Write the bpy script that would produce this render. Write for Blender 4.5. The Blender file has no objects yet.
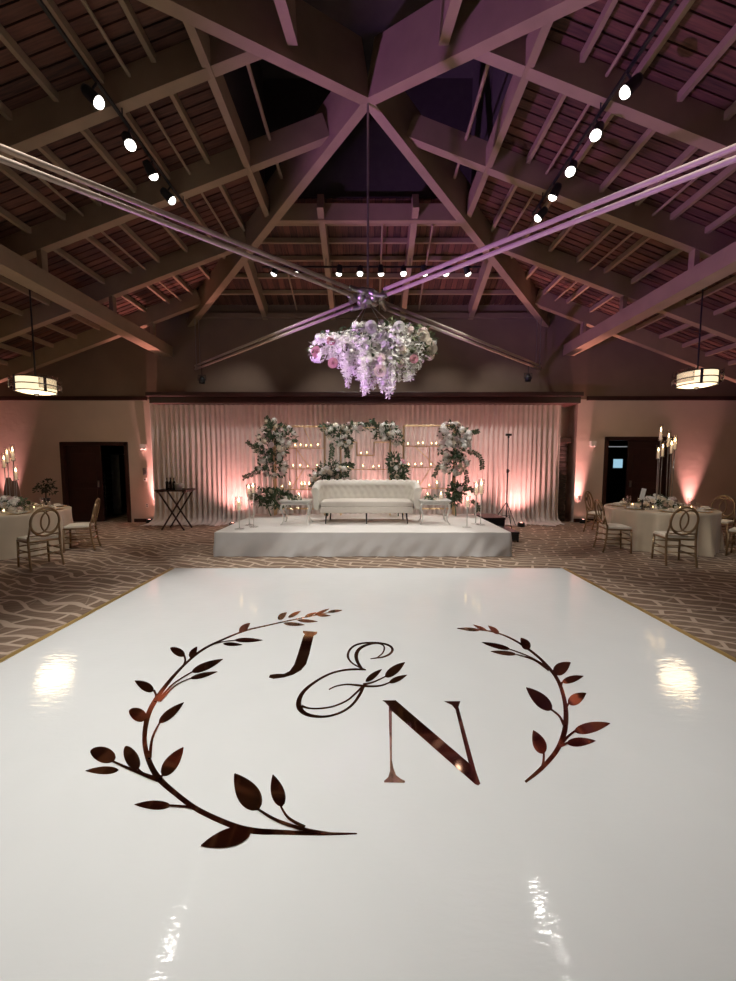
import bpy, bmesh, math, random
from mathutils import Vector, Matrix, noise
random.seed(7)
PI = math.pi
sc = bpy.context.scene
col = sc.collection
# ------------------------------------------------------------------ camera
F = 368.0; TH = math.atan(27.5/368.0); H = 1.65
CT, ST = math.cos(TH), math.sin(TH)
cam = bpy.data.objects.new('camera', bpy.data.cameras.new('camera'))
col.objects.link(cam)
cam.location = (0, 0, H); cam.rotation_euler = (PI/2-TH, 0, 0)
cam.data.sensor_fit = 'HORIZONTAL'; cam.data.sensor_width = 36; cam.data.lens = 18
cam.data.clip_start = .05
sc.camera = cam
def ray(px, py):
    u, v = px-368, 490.5-py
    return u, F*CT+v*ST, v*CT-F*ST
def at(px, py, Y):
    r = ray(px, py); k = Y/r[1]; return Vector((r[0]*k, Y, H+r[2]*k))
def ground(px, py, z=0.0):
    r = ray(px, py); k = (z-H)/r[2]; return Vector((r[0]*k, r[1]*k, z))
# ------------------------------------------------------------------ materials
def nmat(name):
    m = bpy.data.materials.new(name); m.use_nodes = True
    n = m.node_tree; b = n.nodes['Principled BSDF']
    return m, n, b
def N(n, t, **kw):
    x = n.nodes.new(t)
    for k, v in kw.items():
        if k in x.inputs: x.inputs[k].default_value = v
        else: setattr(x, k, v)
    return x
def mat(name, c, rough=.6, metal=0., var=.08, scale=8., bump=0., bscale=40., emit=0., ec=None, trans=0., sheen=0., spec=.5):
    m, n, b = nmat(name)
    tc = N(n, 'ShaderNodeTexCoord')
    ns = N(n, 'ShaderNodeTexNoise', Scale=scale, Detail=4.)
    n.links.new(tc.outputs['Object'], ns.inputs['Vector'])
    cr = N(n, 'ShaderNodeValToRGB')
    cr.color_ramp.elements[0].position = .3; cr.color_ramp.elements[1].position = .7
    cr.color_ramp.elements[0].color = (*[x*(1-var) for x in c], 1)
    cr.color_ramp.elements[1].color = (*[min(1, x*(1+var)) for x in c], 1)
    n.links.new(ns.outputs['Fac'], cr.inputs['Fac'])
    n.links.new(cr.outputs['Color'], b.inputs['Base Color'])
    b.inputs['Roughness'].default_value = rough; b.inputs['Metallic'].default_value = metal
    b.inputs['Specular IOR Level'].default_value = spec
    if trans: b.inputs['Transmission Weight'].default_value = trans
    if sheen: b.inputs['Sheen Weight'].default_value = sheen
    if emit:
        b.inputs['Emission Color'].default_value = (*(ec or c), 1); b.inputs['Emission Strength'].default_value = emit
    if bump:
        n2 = N(n, 'ShaderNodeTexNoise', Scale=bscale, Detail=5.)
        n.links.new(tc.outputs['Object'], n2.inputs['Vector'])
        bp = N(n, 'ShaderNodeBump', Strength=bump, Distance=.01)
        n.links.new(n2.outputs['Fac'], bp.inputs['Height']); n.links.new(bp.outputs['Normal'], b.inputs['Normal'])
    return m
def glass_mat(name, c=(1, 1, 1), gloss=.12, alpha=.85):
    m = bpy.data.materials.new(name); m.use_nodes = True; n = m.node_tree; n.nodes.clear()
    o = N(n, 'ShaderNodeOutputMaterial'); mx = N(n, 'ShaderNodeMixShader')
    t = N(n, 'ShaderNodeBsdfTransparent'); g = N(n, 'ShaderNodeBsdfGlossy', Roughness=.05)
    t.inputs['Color'].default_value = (*[x*.97 for x in c], 1)
    lw = N(n, 'ShaderNodeLayerWeight', Blend=.35)
    mr = N(n, 'ShaderNodeMapRange'); mr.inputs['To Min'].default_value = gloss*.5; mr.inputs['To Max'].default_value = min(1, gloss*4)
    n.links.new(lw.outputs['Facing'], mr.inputs['Value']); n.links.new(mr.outputs['Result'], mx.inputs['Fac'])
    n.links.new(t.outputs[0], mx.inputs[1]); n.links.new(g.outputs[0], mx.inputs[2]); n.links.new(mx.outputs[0], o.inputs[0])
    return m
def carpet_mat():
    m, n, b = nmat('carpet')
    tc = N(n, 'ShaderNodeTexCoord')
    ns = N(n, 'ShaderNodeTexNoise', Scale=1.1, Detail=1.)
    n.links.new(tc.outputs['Object'], ns.inputs['Vector'])
    sub = N(n, 'ShaderNodeVectorMath', operation='SUBTRACT'); sub.inputs[1].default_value = (.5, .5, .5)
    n.links.new(ns.outputs['Color'], sub.inputs[0])
    scl = N(n, 'ShaderNodeVectorMath', operation='SCALE'); scl.inputs['Scale'].default_value = .55
    n.links.new(sub.outputs[0], scl.inputs[0])
    add = N(n, 'ShaderNodeVectorMath', operation='ADD')
    n.links.new(tc.outputs['Object'], add.inputs[0]); n.links.new(scl.outputs[0], add.inputs[1])
    cols = []
    for (rot, bw, rh, ms) in ((.35, .50, .16, .07), (-.5, .95, .3, .03)):
        mp = N(n, 'ShaderNodeMapping'); mp.inputs['Rotation'].default_value = (0, 0, rot)
        n.links.new(add.outputs[0], mp.inputs['Vector'])
        bt = N(n, 'ShaderNodeTexBrick'); bt.offset = .5
        bt.inputs['Scale'].default_value = 1.; bt.inputs['Mortar Size'].default_value = ms*.32
        bt.inputs['Mortar Smooth'].default_value = .3
        bt.inputs['Brick Width'].default_value = bw; bt.inputs['Row Height'].default_value = rh
        bt.inputs['Color1'].default_value = (0, 0, 0, 1); bt.inputs['Color2'].default_value = (.12, .12, .12, 1)
        bt.inputs['Mortar'].default_value = (1, 1, 1, 1)
        n.links.new(mp.outputs[0], bt.inputs['Vector']); cols.append(bt)
    wv = N(n, 'ShaderNodeTexWave', Scale=3.2, Distortion=7.); wv.inputs['Detail Scale'].default_value = .7
    mpw = N(n, 'ShaderNodeMapping'); mpw.inputs['Rotation'].default_value = (0, 0, 1.3)
    n.links.new(tc.outputs['Object'], mpw.inputs['Vector']); n.links.new(mpw.outputs[0], wv.inputs['Vector'])
    mx = N(n, 'ShaderNodeMix', data_type='RGBA', blend_type='LIGHTEN'); mx.inputs[0].default_value = .3
    n.links.new(cols[0].outputs['Color'], mx.inputs[6]); n.links.new(cols[1].outputs['Color'], mx.inputs[7])
    ov = N(n, 'ShaderNodeMix', data_type='RGBA', blend_type='ADD'); ov.inputs[0].default_value = .10
    n.links.new(mx.outputs[2], ov.inputs[6]); n.links.new(wv.outputs['Color'], ov.inputs[7])
    cr = N(n, 'ShaderNodeValToRGB')
    cr.color_ramp.elements[0].color = (.20, .135, .095, 1); cr.color_ramp.elements[1].color = (.54, .42, .32, 1)
    cr.color_ramp.elements[1].position = .95
    n.links.new(ov.outputs[2], cr.inputs['Fac']); n.links.new(cr.outputs['Color'], b.inputs['Base Color'])
    b.inputs['Roughness'].default_value = .95; b.inputs['Specular IOR Level'].default_value = .1
    nb = N(n, 'ShaderNodeTexNoise', Scale=220.); bp = N(n, 'ShaderNodeBump', Strength=.4, Distance=.01)
    n.links.new(tc.outputs['Object'], nb.inputs['Vector'])
    n.links.new(nb.outputs['Fac'], bp.inputs['Height']); n.links.new(bp.outputs['Normal'], b.inputs['Normal'])
    return m
def deck_mat(name, axis):
    m, n, b = nmat(name)
    tc = N(n, 'ShaderNodeTexCoord'); sp = N(n, 'ShaderNodeSeparateXYZ')
    n.links.new(tc.outputs['Object'], sp.inputs[0])
    mu = N(n, 'ShaderNodeMath', operation='DIVIDE'); mu.inputs[1].default_value = .14
    n.links.new(sp.outputs[axis], mu.inputs[0])
    fl = N(n, 'ShaderNodeMath', operation='FLOOR'); n.links.new(mu.outputs[0], fl.inputs[0])
    wn = N(n, 'ShaderNodeTexWhiteNoise', noise_dimensions='1D'); n.links.new(fl.outputs[0], wn.inputs['W'])
    ns = N(n, 'ShaderNodeTexNoise', Scale=5., Detail=6.)
    mp = N(n, 'ShaderNodeMapping'); mp.inputs['Scale'].default_value = (.6, 9, 1) if axis == 'Y' else (9, .6, 1)
    n.links.new(tc.outputs['Object'], mp.inputs['Vector']); n.links.new(mp.outputs[0], ns.inputs['Vector'])
    ad = N(n, 'ShaderNodeMath', operation='MULTIPLY_ADD'); ad.inputs[1].default_value = .5
    n.links.new(wn.outputs['Value'], ad.inputs[0]); n.links.new(ns.outputs['Fac'], ad.inputs[2])
    cr = N(n, 'ShaderNodeValToRGB')
    cr.color_ramp.elements[0].color = (.034, .015, .011, 1); cr.color_ramp.elements[1].color = (.14, .055, .034, 1)
    cr.color_ramp.elements[0].position = .35; cr.color_ramp.elements[1].position = .95
    n.links.new(ad.outputs[0], cr.inputs['Fac']); n.links.new(cr.outputs['Color'], b.inputs['Base Color'])
    b.inputs['Roughness'].default_value = .75
    return m
def dance_mat():
    m, n, b = nmat('gloss_white_vinyl')
    tc = N(n, 'ShaderNodeTexCoord')
    b.inputs['Base Color'].default_value = (.80, .80, .77, 1)
    ns = N(n, 'ShaderNodeTexNoise', Scale=3., Detail=3.); cr = N(n, 'ShaderNodeValToRGB')
    cr.color_ramp.elements[0].color = (.76, .78, .77, 1); cr.color_ramp.elements[1].color = (.81, .83, .82, 1)
    n.links.new(tc.outputs['Object'], ns.inputs['Vector']); n.links.new(ns.outputs['Fac'], cr.inputs['Fac'])
    n.links.new(cr.outputs['Color'], b.inputs['Base Color'])
    b.inputs['Roughness'].default_value = .06
    hs = []
    for rot, sx, sy, s in ((.15, 1.0, 4, 2.2), (-.4, 1.5, 4.5, 7)):
        mp = N(n, 'ShaderNodeMapping'); mp.inputs['Rotation'].default_value = (0, 0, rot); mp.inputs['Scale'].default_value = (sx, sy, 1)
        n.links.new(tc.outputs['Object'], mp.inputs['Vector'])
        k = N(n, 'ShaderNodeTexNoise', Scale=s, Detail=3.); n.links.new(mp.outputs[0], k.inputs['Vector']); hs.append(k)
    ad = N(n, 'ShaderNodeMath', operation='ADD'); n.links.new(hs[0].outputs['Fac'], ad.inputs[0]); n.links.new(hs[1].outputs['Fac'], ad.inputs[1])
    bp = N(n, 'ShaderNodeBump', Strength=.15, Distance=.006)
    n.links.new(ad.outputs[0], bp.inputs['Height']); n.links.new(bp.outputs['Normal'], b.inputs['Normal'])
    return m
M = dict(
    carpet=carpet_mat(), deckY=deck_mat('deck_boards_side', 'Y'), deckX=deck_mat('deck_boards_back', 'X'),
    vinyl=dance_mat(),
    gold_edge=mat('gold_edge', (.44, .31, .11), .45, .6, .1),
    decal=mat('mirror_bronze_film', (.52, .32, .22), .05, 1., .04, 3.),
    beam=mat('tan_painted_timber', (.29, .205, .13), .6, 0, .10, 3., .15, 30),
    rod=mat('tan_rod_paint', (.46, .37, .30), .4, 0, .06, 4.),
    backing=mat('roof_backing', (.02, .012, .01), .9),
    plaster=mat('cream_plaster', (.66, .53, .46), .7, 0, .05, 1.5, .6, 5.),
    gable=mat('brown_painted_wall', (.20, .137, .10), .8, 0, .06, 2.),
    maroon=mat('dark_maroon_wood', (.035, .011, .009), .4, 0, .2, 6.),
    drape=mat('sheer_ivory_fabric', (.70, .61, .565), .85, 0, .05, 6., .1, 60, sheen=.3),
    black=mat('black_paint', (.012, .012, .013), .45),
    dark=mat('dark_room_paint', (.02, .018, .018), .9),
    stone=mat('dark_stone', (.06, .045, .038), .85, 0, .4, 9., .8, 14),
    white_cloth=mat('white_stage_cloth', (.80, .77, .72), .8, 0, .03, 4.),
    stage_skirt=mat('stage_skirt_satin', (.55, .53, .51), .55, 0, .04, 4.),
    leather=mat('white_tufted_leather', (.74, .70, .62), .42, 0, .03, 6.),
    seat_leather=mat('sofa_seat_leather', (.62, .56, .49), .5, 0, .03, 6.),
    steel=mat('grey_steel', (.35, .33, .31), .35, .9),
    silver=mat('silver_painted_wood', (.66, .64, .60), .35, .35),
    goldm=mat('brushed_gold_metal', (.80, .61, .36), .32, .95, .06),
    chair=mat('champagne_gold_lacquer', (.33, .225, .125), .35, .65, .1),
    cushion=mat('ivory_seat_pad', (.78, .72, .60), .75),
    linen=mat('champagne_satin_cloth', (.62, .52, .38), .42, 0, .05, 4., .1, 50, sheen=.3),
    glass=glass_mat('clear_glass'), frost=glass_mat('smoked_acrylic', (.9, .88, .86), .2),
    wax=mat('ivory_wax', (.85, .78, .66), .5, 0, .03, 8., emit=.25, ec=(1, .66, .35)),
    flame=mat('candle_flame', (1, .75, .4), .5, emit=14, ec=(1, .66, .3)),
    porcelain=mat('white_porcelain', (.8, .78, .74), .2),
    napkin=mat('ivory_napkin', (.74, .66, .56), .8),
    leaf=mat('green_leaf', (.075, .12, .06), .55, 0, .35, 20.),
    leaf2=mat('olive_leaf', (.17, .19, .09), .55, 0, .35, 20.),
    bloomw=mat('white_petal', (.90, .87, .82), .7, 0, .06, 20.),
    bloomc=mat('cream_petal', (.78, .68, .54), .7, 0, .08, 20.),
    bloomp=mat('pink_petal', (.72, .34, .38), .7, 0, .1, 20.),
    bloomb=mat('blush_petal', (.72, .56, .54), .7, 0, .1, 20.),
    bottle=mat('dark_bottle_glass', (.01, .014, .01), .1),
    lampglass=mat('lit_frosted_glass', (1, .86, .6), .5, 0, .06, 5., emit=1.1, ec=(1, .80, .50)),
    lamplens=mat('lit_spot_lens', (1, .95, .85), .4, 0, 0, emit=5, ec=(1, .95, .86)),
    uplens=mat('lit_pink_lens', (1, .6, .5), .4, 0, 0, emit=8, ec=(1, .45, .35)),
    plate=mat('white_plastic', (.75, .72, .68), .4),
    screen=mat('lit_window_screen', (.1, .2, .3), .3, 0, 0, emit=.8, ec=(.35, .6, .75)),
    strip=mat('lit_ceiling_strip', (.6, .6, .6), .3, 0, 0, emit=.35, ec=(.7, .75, .8)),
    keypad=mat('grey_keypad', (.22, .2, .19), .5),
    card=mat('white_card', (.8, .78, .75), .6),
    grey_fabric=mat('grey_hanging_fabric', (.25, .26, .25), .9),
    darkleaf=mat('dark_leaf', (.02, .028, .016), .6, 0, .3, 12.),
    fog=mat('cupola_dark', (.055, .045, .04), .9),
)
# ------------------------------------------------------------------ mesh builder
class MB:
    def __init__(s): s.b = bmesh.new(); s.xf = Matrix()
    def v(s, p): return s.b.verts.new(s.xf @ Vector(p))
    def f(s, vs):
        try: return s.b.faces.new(vs)
        except ValueError: return None
    def box(s, x0, x1, y0, y1, z0, z1):
        c = [s.v((x, y, z)) for z in (z0, z1) for y in (y0, y1) for x in (x0, x1)]
        for q in ((0, 2, 3, 1), (4, 5, 7, 6), (0, 1, 5, 4), (2, 6, 7, 3), (0, 4, 6, 2), (1, 3, 7, 5)): s.f([c[i] for i in q])
        return s
    def rbox(s, x0, x1, y0, y1, z0, z1, r=.01, seg=2):
        t = bmesh.new(); bmesh.ops.create_cube(t, size=1)
        for v in t.verts: v.co = Vector(((x0+x1)/2+v.co.x*(x1-x0), (y0+y1)/2+v.co.y*(y1-y0), (z0+z1)/2+v.co.z*(z1-z0)))
        bmesh.ops.bevel(t, geom=t.edges[:], offset=r, segments=seg, affect='EDGES', profile=.5)
        s.merge(t); return s
    def merge(s, t):
        mp = {v: s.v(v.co) for v in t.verts}
        for f in t.faces: s.f([mp[v] for v in f.verts])
        t.free()
    def beam(s, p, q, w, d, up=(0, 0, 1), e0=0, e1=0):
        # box from p to q, p,q = middle of the bottom face; w wide, d deep upward
        p, q = Vector(p), Vector(q); a = (q-p).normalized(); p = p-a*e0; q = q+a*e1
        r = a.cross(Vector(up)).normalized(); u = r.cross(a).normalized()
        c = [s.v(x+r*(w/2*i)+u*(d*j)) for x in (p, q) for (i, j) in ((-1, 0), (1, 0), (1, 1), (-1, 1))]
        for k in ((3, 2, 1, 0), (4, 5, 6, 7), (0, 1, 5, 4), (1, 2, 6, 5), (2, 3, 7, 6), (3, 0, 4, 7)): s.f([c[i] for i in k])
        return s
    def tube(s, pts, r, seg=8, closed=False, flat=1.):
        pts = [Vector(p) for p in pts]; n = len(pts); rings = []
        rr = r if isinstance(r, (list, tuple)) else [r]*n
        ref = None
        for i, p in enumerate(pts):
            a = pts[(i+1) % n]-pts[i-1] if closed else pts[min(i+1, n-1)]-pts[max(i-1, 0)]
            a.normalize()
            if ref is None:
                ref = Vector((0, 0, 1)) if abs(a.z) < .9 else Vector((1, 0, 0))
            x = a.cross(ref).normalized(); y = x.cross(a).normalized(); ref = y
            rings.append([s.v(p+x*math.cos(t)*rr[i]+y*math.sin(t)*rr[i]*flat) for t in [2*PI*k/seg for k in range(seg)]])
        m = n if closed else n-1
        for i in range(m):
            A, B = rings[i], rings[(i+1) % n]
            for k in range(seg): s.f([A[k], A[(k+1) % seg], B[(k+1) % seg], B[k]])
        if not closed: s.f(rings[0][::-1]); s.f(rings[-1])
        return s
    def lathe(s, prof, c=(0, 0, 0), seg=16):
        c = Vector(c); rings = []
        for (r, z) in prof:
            if r < 1e-5: rings.append([s.v(c+Vector((0, 0, z)))])
            else: rings.append([s.v(c+Vector((r*math.cos(2*PI*k/seg), r*math.sin(2*PI*k/seg), z))) for k in range(seg)])
        for A, B in zip(rings, rings[1:]):
            for k in range(seg):
                k2 = (k+1) % seg
                q = [A[k % len(A)], A[k2 % len(A)], B[k2 % len(B)], B[k % len(B)]]
                u = []
                for v in q:
                    if v not in u: u.append(v)
                if len(u) > 2: s.f(u)
        return s
    def grid(s, P, closeu=False):
        R = [[s.v(p) for p in row] for row in P]
        for A, B in zip(R, R[1:]):
            for k in range(len(A)-(0 if closeu else 1)):
                k2 = (k+1) % len(A); s.f([A[k], A[k2], B[k2], B[k]])
        return s
    def prism(s, poly, z0, z1):
        lo = [s.v((x, y, z0)) for x, y in poly]; hi = [s.v((x, y, z1)) for x, y in poly]
        s.f(hi); s.f(lo[::-1]); n = len(poly)
        for i in range(n): s.f([lo[i], lo[(i+1) % n], hi[(i+1) % n], hi[i]])
        return s
    def ball(s, c, r, sx=1, sy=1, sz=1, sub=2):
        t = bmesh.new(); bmesh.ops.create_icosphere(t, subdivisions=sub, radius=r)
        for v in t.verts: v.co = Vector((v.co.x*sx+c[0], v.co.y*sy+c[1], v.co.z*sz+c[2]))
        s.merge(t); return s
    def build(s, name, m, parent=None, smooth=False, loc=None, fix=True):
        if fix: bmesh.ops.recalc_face_normals(s.b, faces=s.b.faces[:])
        me = bpy.data.meshes.new(name); s.b.to_mesh(me); s.b.free()
        if smooth:
            for p in me.polygons: p.use_smooth = True
        me.materials.append(m)
        o = bpy.data.objects.new(name, me); col.objects.link(o)
        if parent: o.parent = parent
        if loc: o.location = loc
        return o
def tag(o, label, cat, group=None, kind=None):
    o['label'] = label; o['category'] = cat
    if group: o['group'] = group
    if kind: o['kind'] = kind
    return o
def thing(name, label, cat, loc=(0, 0, 0), rz=0, group=None):
    o = bpy.data.objects.new(name, None); col.objects.link(o); o.empty_display_size = .1
    o.location = loc; o.rotation_euler = (0, 0, rz)
    return tag(o, label, cat, group)
def struct(o, label=None, cat='structure'):
    o['kind'] = 'structure'
    if label: o['label'] = label; o['category'] = cat
    return o
def dup(o, loc=None, rz=None, label=None, group=None, parent=None):
    c = o.copy(); col.objects.link(c)
    if parent: c.parent = parent
    if loc is not None: c.location = loc
    if rz is not None: c.rotation_euler = (0, 0, rz)
    if label: c['label'] = label
    if group: c['group'] = group
    for ch in list(o.children): dup(ch, parent=c)
    return c
ORD = 'first second third fourth fifth sixth seventh eighth ninth tenth eleventh twelfth thirteenth fourteenth'.split()
def smooth_path(pts, n=6, vals=None):
    # Catmull-Rom through pts
    out, ov = [], []
    P = [Vector(p) for p in pts]
    for i in range(len(P)-1):
        a, b, c, d = P[max(i-1, 0)], P[i], P[i+1], P[min(i+2, len(P)-1)]
        for k in range(n):
            t = k/n
            out.append(.5*((2*b)+(c-a)*t+(2*a-5*b+4*c-d)*t*t+(3*b-a-3*c+d)*t**3))
            if vals: ov.append(vals[i]*(1-t)+vals[i+1]*t)
    out.append(P[-1])
    if vals: ov.append(vals[-1]); return out, ov
    return out

# ------------------------------------------------------------------ roof constants
ZC, HX, HY, Z0 = 5.945, 4.7, 4.2, 7.04
PX, PY = .364, .407
YW = 10.2          # back wall face
XW, YR = 10.6, -3.2
def roofx(x, z0): return z0-PX*abs(x)
def roofy(y, z0): return z0-PY*abs(y-ZC)
def hipx(y): return abs(y-ZC)*HX/HY      # |x| of the hip at this y
def hipy(x): return abs(x)*HY/HX
# ------------------------------------------------------------------ room shell
struct(MB().box(-11.5, 11.5, -4, 14, -.1, 0).build('floor', M['carpet']), 'brown carpet with a pale woven line pattern', 'floor')
DLx0, DLx1, DLh = -8.47, -6.62, 2.22
DRx0, DRx1, DRh = 6.52, 8.36, 2.36
ALx0, ALx1 = -5.86, 5.74
ZT = 3.38
w = MB(); y0, y1 = YW, YW+.15
for x0, x1, z0, z1 in ((-XW, DLx0, 0, ZT), (DLx0, DLx1, DLh, ZT), (DLx1, ALx0, 0, ZT), (ALx1, DRx0, 0, ZT), (DRx0, DRx1, DRh, ZT), (DRx1, XW, 0, ZT)):
    w.box(x0, x1, y0, y1, z0, z1)
w.box(ALx0-.1, ALx0, y1, 10.7, 0, ZT); w.box(ALx1, ALx1+.1, y1, 10.7, 0, ZT); w.box(ALx0-.1, ALx1+.1, 10.65, 10.8, 0, ZT)
struct(w.build('wall_back', M['plaster'], fix=False), 'cream plaster back wall with two dark doorways', 'wall')
g = MB()
hw = hipx(YW); zt = roofy(YW, 7.66); ze = roofx(XW, 7.66)
lo = [(-XW, ZT), (XW, ZT), (XW, ze), (hw, zt), (-hw, zt), (-XW, ze)]
A = [g.v((x, YW-.0, z)) for x, z in lo]; B = [g.v((x, YW+.6, z)) for x, z in lo]
g.f(A); g.f(B[::-1])
for i in range(6): g.f([A[i], B[i], B[(i+1) % 6], A[(i+1) % 6]])
struct(g.build('wall_upper', M['gable']), 'dark brown upper wall under the roof', 'wall')
for nm, x0, x1 in (('wall_left', -XW-.15, -XW), ('wall_right', XW, XW+.15)):
    struct(MB().box(x0, x1, YR, YW+.15, 0, ze+.1).build(nm, M['plaster']))
struct(MB().box(-XW, XW, YR-.15, YR, 0, 4.2).build('wall_rear', M['plaster']))
k = 1
for x0, x1 in ((-XW, -6.02), (5.96, XW)):
    struct(MB().rbox(x0, x1, YW-.06, YW, ZT-.03, ZT+.08, .008).build('trim_%d' % k, M['maroon']), 'dark maroon rail along the top of the plaster wall on the %s' % ('left' if k == 1 else 'right'), 'trim'); k += 1
h0, h1 = at(149, 400, 9.75).x, at(581, 400, 9.75).x
hd = MB().rbox(h0, h1, 9.75, 10.65, 3.21, 3.38, .01).rbox(h0-.06, h1+.04, 9.69, 10.65, 3.38, 3.49, .012)
struct(hd.build('trim_3', M['maroon']), 'dark maroon header box above the white drapes', 'trim')
struct(MB().rbox(-4.85, 4.85, YW-.1, YW, 5.50, 5.64, .01).build('trim_4', M['gable']), 'brown ledger along the top of the upper wall', 'trim')
for nm, x0, x1 in (('baseboard_left', DLx1+.09, ALx0), ('baseboard_far_left', -XW, DLx0-.09), ('baseboard_right', ALx1, DRx0-.09), ('baseboard_far_right', DRx1+.09, XW)):
    struct(MB().box(x0, x1, YW-.02, YW, 0, .1).build(nm, M['maroon']))
# back rooms behind the doorways (five-sided shells)
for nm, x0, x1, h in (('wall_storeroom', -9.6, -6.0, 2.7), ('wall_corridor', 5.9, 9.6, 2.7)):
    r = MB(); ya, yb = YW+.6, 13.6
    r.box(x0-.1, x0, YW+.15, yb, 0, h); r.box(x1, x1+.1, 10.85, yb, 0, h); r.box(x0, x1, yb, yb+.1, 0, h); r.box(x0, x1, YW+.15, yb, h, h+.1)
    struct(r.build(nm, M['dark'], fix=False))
# doors
def door(nm, x0, x1, h, leaf, hx, label):
    root = struct(thing(nm, label, 'door', (0, 0, 0)))
    f = MB(); t = .09
    f.rbox(x0-.01, x0+t, YW-.03, YW+.17, 0, h, .006); f.rbox(x1-t, x1+.01, YW-.03, YW+.17, 0, h, .006); f.rbox(x0, x1, YW-.03, YW+.17, h-t, h+.01, .006)
    f.build('door_frame', M['maroon'], root)
    d = MB().rbox(leaf[0], leaf[1], YW+.06, YW+.11, .01, h-t, .006)
    for z0, z1 in ((.2, .95), (1.1, h-.3)): d.rbox(leaf[0]+.14, leaf[1]-.14, YW+.045, YW+.06, z0, z1, .006)
    dl = d.build('door_leaf', M['maroon'], root)
    MB().rbox(hx-.015, hx+.015, YW+.0, YW+.06, .98, 1.16, .006).build('door_handle', M['steel'], dl)
    return root
door('door_1', DLx0, DLx1, DLh, (DLx0+.09, -7.42), -7.5, 'dark maroon double doorway at the left, right half standing open')
door('door_2', DRx0, DRx1, DRh, (7.22, DRx1-.09), 7.3, 'dark doorway at the right behind the table, left half open to a dark room')
# ------------------------------------------------------------------ roof
def deck(name, sgn):
    b = MB(); y = YR; step = .14
    while y < YW+.3:
        ya, yb = y+.006, y+step-.006
        xa, xb = [max(2.0, hipx(v)) if 4.2 < v < 7.76 else hipx(v) for v in (ya, yb)]
        xo = XW+.1
        q = []
        for dz in (0, .02):
            for (yy, xx, dd) in ((ya, xa, 0), (ya, xo, 0), (yb, xo, .012), (yb, xa, .012)):
                q.append(b.v((sgn*xx, yy, roofx(xx, 7.6)+dz+dd)))
        for f in ((0, 1, 2, 3), (7, 6, 5, 4), (0, 4, 5, 1), (1, 5, 6, 2), (2, 6, 7, 3), (3, 7, 4, 0)): b.f([q[i] for i in f])
        y += step
    o = struct(b.build(name, M['deckY']), 'dark red-brown board roof deck, %s slope' % ('left' if sgn < 0 else 'right'), 'ceiling')
    c = MB()
    P = [(2.0, ZC-1.77), (2.0, ZC+1.77), (hipx(YW+.3), YW+.3), (XW+.1, YW+.3), (XW+.1, YR), (hipx(YR), YR)]
    c.f([c.v((sgn*x, y, roofx(x, 7.66))) for x, y in P])
    c.build('deck_backing', M['backing'], o)
def deck2(name, sgn, yend):
    b = MB(); step = .14; x = -10.64
    while x < 10.6:
        xa, xb = x+.006, x+step-.006
        ys = [max(1.79, hipy(v)) if abs(v) < 2.0 else hipy(v) for v in (xa, xb)]
        yo = abs(yend-ZC)
        if min(ys) < yo-.05:
            q = []
            for dz in (0, .02):
                for (xx, yy, dd) in ((xa, min(ys[0], yo), 0), (xa, yo, 0), (xb, yo, .012), (xb, min(ys[1], yo), .012)):
                    q.append(b.v((xx, ZC+sgn*yy, roofy(ZC+yy, 7.6)+dz+dd)))
            for f in ((0, 1, 2, 3), (7, 6, 5, 4), (0, 4, 5, 1), (1, 5, 6, 2), (2, 6, 7, 3), (3, 7, 4, 0)): b.f([q[i] for i in f])
        x += step
    o = struct(b.build(name, M['deckX']), 'dark red-brown board roof deck, %s slope' % ('far' if sgn > 0 else 'near'), 'ceiling')
    c = MB(); yo = abs(yend-ZC)
    P = [(-2.0, 1.79), (2.0, 1.79), (hipx(ZC+yo), yo), (-hipx(ZC+yo), yo)]
    c.f([c.v((x, ZC+sgn*y, roofy(ZC+y, 7.66))) for x, y in P])
    c.build('deck_backing', M['backing'], o)
deck('ceiling_left', -1); deck('ceiling_right', 1); deck2('ceiling_back', 1, YW+.3); deck2('ceiling_front', -1, YR)
def beam(name, p, q, w, d, label=None, **k):
    return struct(MB().beam(p, q, w, d, **k).build(name, M['beam']), label, 'beam')
apex = (0, ZC, Z0)
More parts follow.
